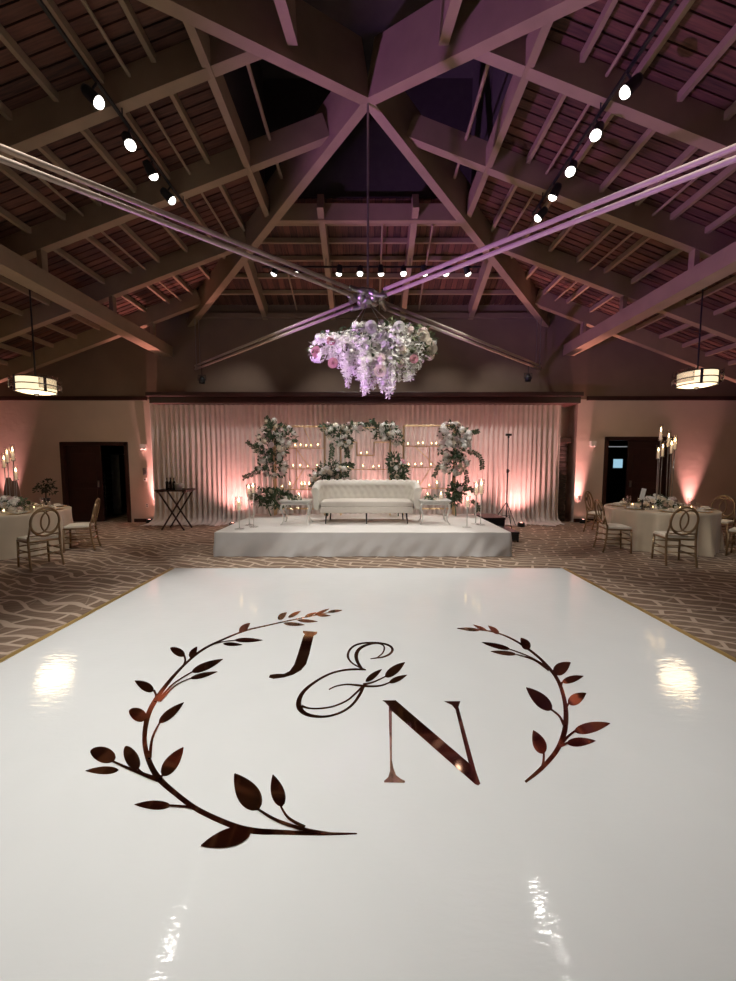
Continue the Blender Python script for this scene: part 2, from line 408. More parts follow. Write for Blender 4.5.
for sx in (-1, 1):
    beam('hip_beam', apex, (sx*HX, ZC+HY, Z0-PX*HX), .15, .74, 'deep tan hip beam falling from the roof centre to the far %s' % ('left' if sx < 0 else 'right'), e1=.15)
    s = 2.15
    beam('hip_beam', apex, (sx*HX*s, ZC-HY*s, Z0-PX*HX*s), .15, .74, 'deep tan hip beam passing overhead towards the near %s' % ('left' if sx < 0 else 'right'))
    gx, gz = sx*5.42, (4.50 if sx < 0 else 4.54)
    beam('girder_beam', (gx, YR, gz), (gx, YW-.02, gz), .31, .28, 'level tan girder running to the back wall on the %s' % ('left' if sx < 0 else 'right'))
    nm = 'left' if sx < 0 else 'right'
    for i, y in enumerate((.35, 1.88, 3.42, 4.95, 6.48, 8.2, 9.68)):
        xi = max(.35, hipx(y)+.02)
        beam('bearing_block', (gx+sx*.075, y-.06, gz+.28), (gx+sx*.075, y+.06, gz+.28), .08, roofx(5.42, 7.21)-gz-.28)
        beam('rafter_beam', (sx*xi, y, roofx(xi, 7.2)), (sx*(XW-.01), y, roofx(XW-.01, 7.2)), .135, .37)
    beam('purlin_beam', (sx*1.98, ZC-1.80, roofx(1.98, 7.2)), (sx*1.98, ZC+1.80, roofx(1.98, 7.2)), .105, .32, 'tan frame beam on the %s side of the roof opening' % nm)
    for x in (2.62, 3.27, 3.84, 4.43, 5.03, 5.62, 6.22, 6.82, 7.42, 8.02, 8.62, 9.22, 9.82):
        ya, yb = max(YR, ZC-hipy(x)), min(YW-.01, ZC+hipy(x))
        beam('purlin_beam', (sx*x, ya, roofx(x, 7.49)), (sx*x, yb, roofx(x, 7.49)), .062, .1)
    for x in (2.93, 4.72, 6.5):
        ya, yb = max(YR, ZC-hipy(x)), min(YW-.01, ZC+hipy(x))
        struct(MB().tube([(sx*x, ya, roofx(x, 7.46)), (sx*x, yb, roofx(x, 7.46))], .022).build('conduit_pipe', M['beam']))
for sy, nm in ((1, 'far'), (-1, 'near')):
    beam('purlin_beam', (-1.9, ZC+sy*1.80, roofy(ZC+1.8, 7.19)), (1.9, ZC+sy*1.80, roofy(ZC+1.8, 7.19)), .105, .32, 'tan frame beam on the %s side of the roof opening' % nm)
    for dy in (2.15, 2.52, 2.92, 3.35, 3.80):
        x = hipx(ZC+dy)-.02
        if sy < 0: dy += .1
        beam('purlin_beam', (-x, ZC+sy*dy, roofy(ZC+dy, 7.49)), (x, ZC+sy*dy, roofy(ZC+dy, 7.49)), .062, .1)
    for x in (-2.75, -.93, .93, 2.75):
        ya = max(1.55, hipy(x)+.05); yb = 4.24
        if sy < 0: ya, yb = max(1.0, hipy(x)+.05), 7.5
        beam('rafter_beam', (x, ZC+sy*ya, roofy(ZC+ya, 7.2)), (x, ZC+sy*yb, roofy(ZC+yb, 7.2)), .125, .37)
    if sy > 0:
        for x, ya, yb in ((.3, 2.0, 4.24), (1.35, 2.1, 4.24), (-1.9, 3.0, 4.2)):
            struct(MB().tube([(x, ZC+ya, roofy(ZC+ya, 7.44)), (x, ZC+yb, roofy(ZC+yb, 7.44))], .022).build('conduit_pipe', M['beam']))
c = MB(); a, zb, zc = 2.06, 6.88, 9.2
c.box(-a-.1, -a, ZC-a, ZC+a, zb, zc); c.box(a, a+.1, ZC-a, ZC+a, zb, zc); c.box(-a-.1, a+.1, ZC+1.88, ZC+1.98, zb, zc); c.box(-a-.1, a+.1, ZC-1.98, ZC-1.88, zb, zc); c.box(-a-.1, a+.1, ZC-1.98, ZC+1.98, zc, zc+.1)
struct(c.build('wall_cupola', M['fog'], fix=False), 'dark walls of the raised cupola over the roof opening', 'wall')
for sx, nm in ((-1, 'left'), (1, 'right')):
    p = smooth_path([(sx*1.35, 5.2, 6.95), (sx*1.55, 5.2, 6.97), (sx*1.6, 5.3, 6.95), (sx*1.6, 7.2, 6.9)], 5)
    tag(MB().tube(p, .028).build('conduit_pipe', M['beam'], smooth=True), 'bent pipe inside the roof opening on the %s' % nm, 'pipe', kind='structure')
# ------------------------------------------------------------------ tie rods, hub, hanger
ZR = 4.2
hub = thing('tie_rod_assembly', 'crossing steel tie rods with a cast hub below the roof centre', 'tie rods', (0, ZC, ZR))
def rel(p): return Vector(p)-Vector((0, ZC, ZR))
core = MB().lathe([(0, -.10), (.09, -.10), (.14, -.05), (.14, .05), (.09, .10), (0, .10)], seg=16)
core.build('hub_ring', M['steel'], hub, smooth=True)
for sx in (-1, 1):
    for sy in (-1, 1):
        s = .985 if sy > 0 else 2.1
        d = Vector((sx*HX, sy*HY, 0)).normalized(); e = Vector((sx*HX*s, sy*HY*s, 0)); side = Vector((-d.y, d.x, 0))
        m = MB()
        for o in (-.047, .047): m.tube([d*.32+Vector((0, 0, o)), e+Vector((0, 0, o))], .027, 10)
        rod = m.build('tie_rod', M['rod'], hub, smooth=True)
        m = MB()
        for o in (-.065, .065):
            m.tube(smooth_path([d*.07+side*o*1.2, d*.16+side*o*1.9+Vector((0, 0, .02)), d*.24+side*o*1.2+Vector((0, 0, o*.5)), d*.38+Vector((0, 0, o*.85))], 4), [.04]*4+[.055]*4+[.036]*5, 8)
        m.ball(d*.13, .085, sub=2)
        m.build('clevis', M['steel'], hub, smooth=True)
        if sy > 0:
            e2 = e*.97
            m = MB()
            for o in (-.05, .05): m.tube([e2+side*o, e2+side*o+Vector((0, 0, Z0-PX*HX*.955-ZR))], .01, 6)
            m.box(e2.x-.08, e2.x+.08, e2.y-.02, e2.y+.02, -.05, .02)
            m.build('hanger_rod', M['steel'], hub)
MB().tube([(0, 0, .05), (0, 0, Z0-ZR+.02)], .017, 8).build('suspension_rod', M['steel'], hub)
# small black lamps hanging at the far rod ends
for sx, nm, px, py in ((-1, 'left', 202, 380), (1, 'right', 528, 378)):
    p = at(px, py, 9.85)
    t = thing('hanging_spotlight', 'small black spotlight hanging under the far %s tie rod end' % nm, 'spotlight', p)
    MB().lathe([(0, -.09), (.07, -.09), (.08, .02), (.05, .09), (0, .1)], seg=14).build('lamp_head', M['black'], t, smooth=True)
    MB().tube([(0, 0, .09), (0, 0, ZR-p.z)], .008, 6).build('cord', M['black'], t)
    MB().tube([(-.1, 0, -.02), (-.1, 0, .12), (.1, 0, .12), (.1, 0, -.02)], .01, 6).build('yoke', M['black'], t)
# ------------------------------------------------------------------ lamps: tracks, spots, pendants
def spot(loc, target, power, colr, ang, blend=.5, r=.05):
    l = bpy.data.lights.new('lamp_light', 'SPOT'); l.energy = power; l.color = colr; l.spot_size = math.radians(ang); l.spot_blend = blend; l.shadow_soft_size = r
    o = bpy.data.objects.new('lamp_light', l); col.objects.link(o); o.location = loc
    o.rotation_euler = (Vector(target)-Vector(loc)).to_track_quat('-Z', 'Y').to_euler(); return o
WARM = (1, .965, .91)
def track_head(p, zr, target, label, group, power, ang=75):
    p = Vector(p); t = thing('track_spotlight', label, 'spotlight', p, 0, group)
    d = (Vector(target)-p).normalized(); q = d.to_track_quat('Z', 'Y').to_matrix().to_4x4()
    m = MB(); m.xf = q
    m.lathe([(0, -.17), (.045, -.17), (.06, -.14), (.07, -.01), (.078, .0), (.068, .0), (.06, -.02)], seg=16).build('lamp_head', M['black'], t, smooth=True)
    m = MB(); m.xf = q
    m.lathe([(.06, -.02), (.064, .012), (.052, .035), (.028, .05), (0, .055)], seg=14).build('lens', M['lamplens'], t, smooth=True)
    b = d*-.1
    MB().tube([b, (0, 0, zr-p.z)], .012, 6).build('stem', M['black'], t)
    spot(p+d*.09, target, power, WARM, ang, .7, .075)
def track(name, p, q, label, hang):
    t = thing(name, label, 'track', p); q = Vector(q)-Vector(p)
    MB().beam((0, 0, -.015), q+Vector((0, 0, -.015)), .035, .03).build('rail', M['black'], t)
    for k in hang:
        c = q*k[0]; MB().tube([c, c+Vector((0, 0, k[1]))], .008, 6).build('hanger', M['black'], t)
ZTR = 5.97
track('lighting_track', (-3.08, -1, ZTR), (-3.08, 6.55, ZTR), 'black lighting track hung under the left roof slope', [(x, roofx(3.08, 7.2)-ZTR+.01) for x in ((.35+1)/7.55, (3.42+1)/7.55, (4.95+1)/7.55, (6.48+1)/7.55)])
track('lighting_track', (2.91, -1, ZTR+.06), (2.91, 6.85, ZTR+.06), 'black lighting track hung under the right roof slope', [(x, roofx(2.91, 7.2)-ZTR-.05) for x in ((.35+1)/7.85, (3.42+1)/7.85, (4.95+1)/7.85, (6.48+1)/7.85)])
DF = 480
for sgn, nm, x, z, zr, ys in ((-1, 'left', -3.08, 5.76, ZTR, (.2, 1.3, 2.4, 3.35, 4.52, 5.09, 5.6, 6.09)), (1, 'right', 2.91, 5.83, ZTR+.06, (.2, 1.3, 2.4, 3.35, 4.48, 5.03, 5.62, 6.12, 6.62))):
    n = len(ys)
    for i, y in enumerate(ys):
        lab = 'lit track spotlight under the %s roof slope, %s from the front' % (nm, ORD[i-4]) if i > 3 else 'unseen track spotlight on the %s track, out over the near floor' % nm
        tg, pw, an = (sgn*.25, 2.2+i*.9, 0), DF, 75
        if i == 3: tg, pw, an = (sgn*6.1, 6.9, .7), 330, 34  # head added out of view on each track to brighten the round tables
        elif i == 4: tg, pw, an = (sgn*.15-.05, ZC-.3, 3.35), 620, 26
        elif i == n-1: tg, pw, an = (-sgn*1.1, 8.5, 1.5), 170, 42
        elif i == n-2: tg, pw, an = (sgn*1.25, 8.4, 1.4), 170, 42
        elif i > 4: tg, pw, an = (sgn*.3, 3.9, 0), 12, 75
        track_head((x, y, z), zr, tg, lab, nm+' track spotlights', pw, an)
bp = [at(x, 273.5, 8.5) for x in (274, 296, 339, 360, 381, 403.5, 425, 446, 468)]
zb = bp[0].z
track('lighting_track', (-2.35, 8.5, zb+.14), (2.5, 8.5, zb+.14), 'black lighting track across the far roof slope above the stage', [((x+2.35)/4.85, roofy(8.5, 7.2)-zb-.13) for x in (-.93, .93)])
for i, p in enumerate(bp):
    tx = p.x*1.5
    tg = (tx*.8, 7.6, .5) if i % 2 else (tx*1.35, 10.0, 1.9)
    track_head(p, zb+.14, tg, 'lit track spotlight on the far track above the stage, %s from the left' % ORD[i], 'stage track spotlights', 150 if i % 2 else 150, 62 if i % 2 else 55)
def pendant(px, py, Y, label, seed):
    c = at(px, py, Y); R, hh = .315, .255
    t = thing('drum_pendant_lamp', label, 'pendant lamp', c)
    top = roofx(c.x, 7.58)-c.z
    MB().tube([(0, 0, hh/2), (0, 0, top)], .014, 8).lathe([(0, top-.05), (.07, top-.05), (.07, top), (0, top)], seg=12).build('rod', M['black'], t)
    sh = MB().lathe([(R, -hh/2), (R, hh/2)], seg=40).build('lamp_shade', M['lampglass'], t, smooth=True)
    fr = MB()
    for z, r in ((hh/2, R+.01), (0, R+.008), (-hh/2, R+.01)):
        fr.lathe([(r-.012, z-.009), (r+.008, z-.009), (r+.008, z+.009), (r-.012, z+.009), (r-.012, z-.009)], seg=40)
    for k in range(4):
        a = seed+k*PI/2; x, y = math.cos(a)*(R+.012), math.sin(a)*(R+.012)
        fr.beam((x, y, -hh/2-.02), (x, y, hh/2+.02), .045, .014, up=(math.cos(a), math.sin(a), 0))
        fr.beam((0, 0, hh/2), (x, y, hh/2), .02, .012)
    fr.build('frame', M['black'], t)
    MB().lathe([(R-.012, -hh/2), (R*.75, -hh/2-.02), (R*.4, -hh/2-.032), (0, -hh/2-.035)], seg=40).build('bottom_diffuser', M['lampglass'], t, smooth=True)
    MB().lathe([(0, -hh/2-.075), (.025, -hh/2-.065), (.04, -hh/2-.045), (.045, -hh/2-.034)], seg=14).build('finial', M['black'], t, smooth=True)
    for s in (0, PI):
        P = []
        for z in (-hh*.35, hh*.65): P.append([((R+.085)*math.cos(s+a), (R+.085)*math.sin(s+a), z) for a in [(-.75+1.5*k/12) for k in range(13)]])
        b = MB().grid(P).build('acrylic_wing', M['frost'], t, smooth=True)
        m = b.modifiers.new('thickness', 'SOLIDIFY'); m.thickness = .008
        for q in (-.7, .7):
            a = MB(); a.tube([(R*math.cos(s+q), R*math.sin(s+q), hh*.3), ((R+.085)*math.cos(s+q), (R+.085)*math.sin(s+q), hh*.3)], .006, 6)
            a.build('wing_arm', M['black'], t)
    l = bpy.data.lights.new('lamp_light', 'POINT'); l.energy = 26; l.color = (1, .76, .48); l.shadow_soft_size = .3
    o = bpy.data.objects.new('lamp_light', l); col.objects.link(o); o.location = c+Vector((0, 0, -.35))
pendant(36, 385.5, 7.4, 'lit drum pendant lamp over the left round table, tinted violet on its outer side', .35+PI/4)
pendant(697, 379, 7.6, 'lit drum pendant lamp over the right round table', 1.05)
# ------------------------------------------------------------------ dance floor with monogram
DX0, DX1, DY1, DT = -3.02, 3.03, 5.64, .012
df = thing('dance_floor', 'glossy white vinyl dance floor with gold side edging and a bronze wreath monogram', 'dance floor', (0, 2.2, 0))
off = Vector((0, -2.2, 0))
m = MB(); m.xf = Matrix.Translation(off); m.box(DX0, DX1, -1.3, DY1, 0, DT).build('floor_panel', M['vinyl'], df)
for x0, x1 in ((DX0-.06, DX0), (DX1, DX1+.06)):
    m = MB(); m.xf = Matrix.Translation(off); m.box(x0, x1, -1.3, DY1, 0, DT+.003).build('edge_strip', M['gold_edge'], df)
class Decal:
    def __init__(s, sx, ox, oy): s.m = MB(); s.m.xf = Matrix.Translation(off); s.z = DT+.0012; s.k = sx; s.ox = ox; s.oy = oy
    def p(s, q): return ground(s.ox+q[0]/s.k, s.oy+q[1]/s.k, s.z)
    def nxt(s): s.z += .00012
    def stroke(s, pts, w, n=6):
        if not isinstance(w, (list, tuple)): w = [w]*len(pts)
        P, W = smooth_path([(x, y, 0) for x, y in pts], n, list(w)); L, R = [], []
        for i, q in enumerate(P):
            a = (P[min(i+1, len(P)-1)]-P[max(i-1, 0)]).normalized(); nn = Vector((-a.y, a.x, 0))
            L.append(s.p(q+nn*W[i]/2)); R.append(s.p(q-nn*W[i]/2))
        s.m.grid([L, R]); s.nxt(); return s
    def leaf(s, b, t, hw, blunt=.75, e=.78):
        b, t = Vector((*b, 0)), Vector((*t, 0)); a = t-b; nn = Vector((-a.y, a.x, 0)).normalized(); n = 14
        L, R = [], []
        for i in range(n+1):
            u = i/n; ww = hw*max(.02, math.sin(PI*u**blunt))**e
            L.append(s.p(b+a*u+nn*ww)); R.append(s.p(b+a*u-nn*ww))
        s.m.grid([L, R]); s.nxt(); return s
    def poly(s, pts):
        t = bmesh.new(); f = t.faces.new([t.verts.new(s.p(q)) for q in pts]); bmesh.ops.triangulate(t, faces=[f]); s.m.merge(t); s.nxt(); return s
    def done(s, name, label):
        o = s.m.build(name, M['decal'], df, fix=False)
        for p in o.data.polygons:
            if p.normal.z < 0: p.flip()
        o['label'] = label; return o
d = Decal(2.165, 60, 580)
d.stroke([(643, 549), (560, 549), (480, 546), (420, 543), (370, 530), (300, 498), (250, 462), (213, 428), (192, 390), (183, 345), (190, 295), (208, 258), (240, 215), (275, 178), (310, 150), (350, 130), (400, 110), (450, 98), (500, 87), (560, 75), (610, 65)],
         [3, 8, 11, 14, 13, 12, 12, 14, 12, 10, 11, 10, 7, 5, 5, 4, 3.5, 3, 2.5, 2, 1])
for b, t, *h in (((430, 498), (378, 419), 25), ((480, 491), (461, 421), 15), ((240, 488), (161, 486), 10), ((127, 411), (55, 413), 8.5), ((120, 386), (66, 370), 17, .9, .5), ((168, 410), (142, 360), 15, .9, .5), ((221, 424), (267, 362), 15), ((186, 300), (150, 282), 14, .85, .5), ((203, 240), (162, 218), 10), ((214, 309), (268, 265), 9.5), ((270, 163), (239, 147), 8.5, .85, .55), ((281, 168), (297, 144), 7), ((285, 199), (353, 171), 8.5), ((282, 213), (341, 198), 5.5), ((388, 112), (412, 93), 7), ((378, 130), (439, 130), 5), ((353, 138), (395, 140), 4), ((472, 85), (491, 70), 6), ((494, 81), (521, 67), 4), ((484, 94), (530, 97), 4), ((514, 87), (558, 90), 3.5), ((530, 79), (556, 70), 3), ((552, 75), (583, 62), 3), ((556, 76), (586, 77), 3), ((580, 69), (612, 65), 3), ((414, 544), (305, 575), 20)):
    d.leaf(b, t, *h)
for pts, ww in (([(430, 497), (470, 520), (530, 540), (590, 549)], (5, 7, 8, 5)), ([(478, 490), (495, 515), (530, 535)], (4, 6, 8)), ([(238, 488), (270, 490), (290, 494)], 5), ([(112, 391), (150, 408), (190, 424), (213, 432)], (4, 6, 9, 12)), ([(168, 408), (180, 418), (195, 425)], 4), ([(221, 424), (216, 428)], 6), ([(203, 238), (208, 250), (206, 262)], 5), ([(216, 308), (200, 342), (194, 385)], (3, 5, 8)), ([(268, 160), (271, 176), (262, 192)], 4), ([(287, 198), (245, 225), (212, 262)], (2.5, 3, 6)), ([(284, 212), (250, 228), (216, 262)], (2, 2.5, 5)), ([(380, 130), (350, 134), (330, 140)], 2)):
    d.stroke(pts, ww)
d.done('wreath_decal', 'large left branch of the mirrored bronze leaf wreath')
d = Decal(1.989, 290, 600)
d.stroke([(468, 362), (500, 335), (530, 300), (545, 265), (549, 230), (545, 195), (533, 160), (515, 135), (490, 110), (455, 85), (420, 68), (385, 60), (333, 57)], [5, 9, 10, 11, 10, 8, 7, 6, 5, 4, 3, 3, 1])
for b, t, h in (((505, 306), (484, 259), 13), ((521, 219), (470, 174), 13), ((565, 261), (637, 245), 11), ((550, 284), (608, 280), 9), ((553, 206), (589, 185), 11), ((541, 163), (584, 151), 7), ((524, 146), (558, 124), 12), ((476, 98), (459, 75), 9), ((450, 108), (399, 102), 4.5), ((438, 98), (381, 84), 5), ((416, 67), (394, 51), 5), ((392, 61), (364, 49), 3), ((378, 60), (332, 56), 3.5)):
    d.leaf(b, t, h)
for pts, ww in (([(505, 305), (504, 322), (500, 338)], (4, 5, 7)), ([(520, 218), (535, 230), (546, 250)], (4, 4, 7)), ([(567, 260), (552, 272), (540, 285)], (4, 5, 7)), ([(552, 284), (540, 290)], 5), ([(553, 206), (547, 220)], 5), ([(541, 163), (538, 178)], 4), ([(450, 108), (485, 119), (515, 140)], (2, 3, 4)), ([(438, 98), (475, 112), (510, 132)], (2, 2.5, 4))):
    d.stroke(pts, ww)
d.done('wreath_decal', 'smaller right branch of the mirrored bronze leaf wreath')
d = Decal(2.165, 60, 580)
d.poly([(526, 110), (557, 112), (556, 117), (549, 121), (540, 160), (533, 182), (522, 195), (505, 205), (485, 211), (462, 214), (452, 211), (455, 205), (470, 203), (485, 203), (497, 197), (507, 183), (515, 160), (526, 124), (530, 117), (526, 114)])
d.done('letter_decal', 'mirrored bronze letter J')
d = Decal(5.66, 290, 630)
d.stroke([(428, 224), (395, 212), (350, 185), (328, 150), (340, 110), (380, 82), (450, 71), (520, 75), (565, 90), (580, 112), (565, 135), (530, 152), (490, 158), (455, 163)], [5.4, 8.1, 9.5, 13.5, 12.2, 10.8, 9.5, 9.5, 12.2, 14.9, 12.2, 9.5, 8.1, 4.1])
d.stroke([(410, 222), (382, 180), (375, 140), (395, 105), (440, 83), (490, 76), (525, 85), (534, 105), (522, 133), (490, 158)], [10.8, 18.9, 21.6, 17.6, 12.2, 6.8, 8.1, 9.5, 8.1, 5.4])
d.stroke([(430, 225), (370, 222), (300, 228), (220, 250), (140, 295), (80, 345), (52, 395), (54, 440), (90, 475), (160, 490), (230, 485), (300, 460), (355, 420), (395, 365), (420, 312)], [8.1, 12.2, 10.8, 10.8, 13.5, 18.9, 27.0, 32.4, 21.6, 14.9, 12.2, 12.2, 13.5, 16.2, 14.9])
d.stroke([(66, 430), (110, 443), (180, 443), (250, 430), (320, 400), (375, 355), (420, 310)], [16.2, 9.5, 9.5, 9.5, 9.5, 10.8, 13.5])
d.stroke([(220, 337), (260, 318), (320, 308), (380, 312), (440, 318), (510, 315), (565, 296)], [6.8, 8.1, 9.5, 12.2, 12.2, 9.5, 6.8])
d.stroke([(415, 308), (470, 295), (542, 262)], [14.9, 9.5, 6.8])
d.leaf((538, 266), (651, 182), 24).leaf((560, 298), (663, 254), 15).leaf((428, 292), (520, 221), 16)
d.done('ampersand_decal', 'mirrored bronze script ampersand with three small leaves')
d = Decal(6.4, 375, 690)
d.poly([(88, 125), (108, 125), (108, 450), (118, 500), (135, 545), (165, 568), (192, 581), (190, 593), (60, 592), (58, 581), (85, 557), (96, 520), (96, 450)])
d.poly([(46, 66), (132, 65), (605, 470), (640, 500), (674, 600), (662, 611), (642, 604), (112, 138), (90, 140), (88, 105), (66, 80)])
d.poly([(441, 71), (547, 71), (534, 108), (642, 505), (598, 462), (515, 125), (492, 96), (463, 83)])
d.done('letter_decal', 'mirrored bronze letter N')
# ------------------------------------------------------------------ stage
SY0, SY1, SX0, SX1, SH = 6.44, 8.80, -2.72, 2.53, .43
st = thing('stage', 'low white covered stage with a satin skirt in front of the drapes', 'stage', ((SX0+SX1)/2, SY0, 0))
o0 = Vector(st.location)
m = MB(); m.xf = Matrix.Translation(-o0)
m.rbox(SX0, SX1, SY0, SY1, SH-.05, SH, .012).build('stage_top', M['white_cloth'], st)
P = []
def skirt_pts():
    L = []
    n1, n2 = 60, 150
    for i in range(n1): L.append(((SX0, SY1+(SY0-SY1)*i/n1), (-1, 0)))
    for i in range(n2): L.append(((SX0+(SX1-SX0)*i/n2, SY0), (0, -1)))
    for i in range(n1+1): L.append(((SX1, SY0+(SY1-SY0)*i/n1), (1, 0)))
    return L
for j in range(11):
    z = (SH-.012)*(1-j/10); row = []
    for i, ((x, y), (nx, ny)) in enumerate(skirt_pts()):
        u = (x*1.0+y*.8)
        s = 1-z/SH
        b = .004+s*(.014+.055*max(0, noise.noise(Vector((u*2.6+s*1.6, s*1.1, 3.1)))+.1)+.016*math.sin(u*19+s*5+3*noise.noise(Vector((u*1.3, 0, 0)))))+s*s*.02
        row.append((x+nx*b-o0.x, y+ny*b-o0.y, max(.003, z+.004*noise.noise(Vector((u*3, 7, 0)))*s)))
    P.append(row)
MB().grid(P).build('stage_skirt', M['stage_skirt'], st, smooth=True)
b = thing('stage_step', 'low black two-tread step unit along the right side of the white stage', 'step', (2.90, 7.55, 0))
for y0, y1, z in ((0, .78, .22), (.80, 1.55, .40)):
    MB().rbox(-.25, .25, y0, y1, z-.05, z, .008).build('tread', M['black'], b)
    for x in (-.225, .225):
        for y in (y0+.03, y1-.03): MB().rbox(x-.016, x+.016, y-.016, y+.016, 0, z-.05, .004).build('leg', M['black'], b)
    MB().box(-.225, .225, y0+.02, y0+.035, .03, z-.05).box(-.235, -.22, y0+.02, y1-.02, .05, z-.05).box(.22, .235, y0+.02, y1-.02, .05, z-.05).build('side_panel', M['black'], b)
# ------------------------------------------------------------------ drapes
bounds = [153, 222, 288, 356, 424, 492, 559]
for i in range(6):
    xa, xb = at(bounds[i], 460, 10.04).x, at(bounds[i+1], 460, 10.04).x
    xa -= .02; xb += .02
    n = int((xb-xa)/.016); rows = []
    zz = [3.29, 3.2, 3.0, 2.6, 2.1, 1.6, 1.1, .7, .35, .15, .07, .035, .02, .012]
    for j, z in enumerate(zz):
        row = []
        for k in range(n+1):
            x = xa+(xb-xa)*k/n
            ph = x*2*PI/.135+2.2*noise.noise(Vector((x*1.7, i*3.3, 0)))+.5*noise.noise(Vector((x*4, z*.6, i)))
            amp = .022+.028*(1-z/3.3)+.02*noise.noise(Vector((x*2.2, z*.8, 5+i)))
            y = 10.04+(i % 2)*.012+amp*math.sin(ph)+.02*noise.noise(Vector((x*1.1, z*.5, 9)))
            pud = [0]*9+[.03, .09, .18, .27, .36]
            e = 1.25 if i in (0, 5) else 1.
            y -= pud[j]*e*(1+.45*noise.noise(Vector((x*2.6, j*.35, 2))))
            zc = z+(.03*max(0, noise.noise(Vector((x*5, j*.8, 4))))*(1 if j > 9 else 0))
            flare = ((x-xa)/(xb-xa)-.5)*(.25 if i in (0, 5) and j > 9 else 0)*pud[j]*2
            row.append((x+flare, y, zc))
        rows.append(row)
    o = MB().grid(rows).build('drape_panel', M['drape'], smooth=True)
    mm = o.modifiers.new('thickness', 'SOLIDIFY'); mm.thickness = .004
    tag(o, 'gathered ivory sheer drape panel behind the stage, %s from the left' % ORD[i], 'drape', 'ivory drape panels behind the stage')
tag(MB().tube([(at(150, 400, 10.06).x, 10.06, 3.29), (at(561, 400, 10.06).x, 10.06, 3.29)], .02).build('curtain_rod', M['steel'], smooth=True), 'thin steel rod carrying the ivory drapes under the header', 'rod')
# ------------------------------------------------------------------ sofa
sf = thing('tufted_sofa', 'long white tufted leather sofa on thin black legs in the middle of the stage', 'sofa', (-.03, 7.64, SH))
path = smooth_path([(-1.05, -.20, 0), (-1.03, -.03, 0), (-.97, .14, 0), (-.84, .27, 0), (-.6, .31, 0), (0, .31, 0), (.6, .31, 0), (.84, .27, 0), (.97, .14, 0), (1.03, -.03, 0), (1.05, -.20, 0)], 12)
# resample evenly
dist = [0]
for a, b in zip(path, path[1:]): dist.append(dist[-1]+(b-a).length)
NP = 150; rs = []
for i in range(NP+1):
    s = dist[-1]*i/NP; k = max(j for j in range(len(dist)) if dist[j] <= s+1e-9); k = min(k, len(path)-2)
    t = (s-dist[k])/(dist[k+1]-dist[k]); rs.append(path[k].lerp(path[k+1], t))
prof = [(0, .30), (0, .36)]+[(-.012+.012*k/8, .36+.35*k/8) for k in range(9)]+[(.075-.085*math.cos(a), .765+.09*math.sin(a)) for a in [(-.3+k*(PI+.75)/12) for k in range(13)]]+[(.12, .62), (.115, .45), (.11, .27), (.05, .255), (0, .26)]
rows = []
for i, p in enumerate(rs):
    a = (rs[min(i+1, NP)]-rs[max(i-1, 0)]).normalized(); nn = Vector((-a.y, a.x, 0))
    if i == 0: print('sofa normal', nn)
    s = dist[-1]*i/NP; row = []
    for k, (o, z) in enumerate(prof):
        q = 0
        if 2 <= k <= 20:
            u = s/.155; w = (z-.36+(o if k > 12 else 0))/.13
            q = -.030*(1-min(1, 2.2*math.hypot((u+.5*(math.floor(w)%2)) % 1-.5, (w % 1)-.5)))+.008*abs(math.sin(PI*(u+w/1.)))
            z2 = z+(.012*math.cos(2*PI*u) if k > 10 else 0)
        else: z2 = z
        ef = min(i, NP-i)/NP; g = 1-.26*max(0, 1-ef/.10)**1.6
        if k > 0: z2 = .30+(z2-.30)*g
        row.append((p.x+nn.x*(o-q), p.y+nn.y*(o-q), z2))
    rows.append(row)
m = MB(); m.grid(rows, closeu=True)
for r in (rows[0], rows[-1]): m.f([m.v(q) for q in r])
m.build('sofa_back', M['leather'], sf, smooth=True)
def pillow_box(x0, x1, y0, y1, z0, z1, crown=.02, n=12):
    m = MB(); t = bmesh.new(); bmesh.ops.create_cube(t, size=1); bmesh.ops.subdivide_edges(t, edges=t.edges[:], cuts=n, use_grid_fill=True)
    for v in t.verts:
        x, y, z = v.co*2
        c = crown*(1-x**4)*(1-y**4)
        k = 1-.03*(abs(z)**6)
        v.co = Vector(((x0+x1)/2+x*k*(x1-x0)/2, (y0+y1)/2+y*k*(y1-y0)/2, (z0+z1)/2+z*(z1-z0)/2+(c if z > .9 else 0)))
    m.merge(t); return m
pillow_box(-.985, .985, -.40, .30, .345, .455, .02).build('seat_cushion', M['seat_leather'], sf, smooth=True)
MB().rbox(-.99, .99, -.41, .26, .225, .345, .02, 3).build('seat_base', M['seat_leather'], sf, smooth=True)
for x, y in ((-.86, -.33), (0, -.33), (.86, -.33), (-.82, .24), (0, .24), (.82, .24)):
    MB().tube([(x*1.03, y, 0), (x, y, .23)], [.012, .02], 8).build('leg', M['black'], sf, smooth=True)
# ------------------------------------------------------------------ side tables
def side_table(c, w, h, label):
    t = thing('side_table', label, 'side table', c)
    MB().rbox(-w/2, w/2, -.22, .22, h-.03, h, .012, 3).rbox(-w/2+.02, w/2-.02, -.2, .2, h-.05, h-.03, .006).build('tabletop', M['silver'], t)
    MB().rbox(-w/2+.05, w/2-.05, -.17, .17, h-.10, h-.05, .008).build('apron', M['silver'], t)
    for sx in (-1, 1):
        for sy in (-1, 1):
            x, y = sx*(w/2-.06), sy*.16
            p, r = smooth_path([(x, y, h-.06), (x+sx*.035, y+sy*.02, h-.15), (x+sx*.005, y, h*.45), (x-sx*.01, y, h*.2), (x+sx*.03, y+sy*.02, .02), (x+sx*.05, y+sy*.03, .008)], 5, [.02, .024, .017, .013, .013, .01])
            MB().tube(p, r, 8).build('leg', M['silver'], t, smooth=True)
    return t
LT = Vector((at(298, 500, 7.35).x-.03, 7.36, SH)); RT = Vector((at(432, 500, 7.4).x+.04, 7.42, SH))
sf.scale = (.93, .95, 1)
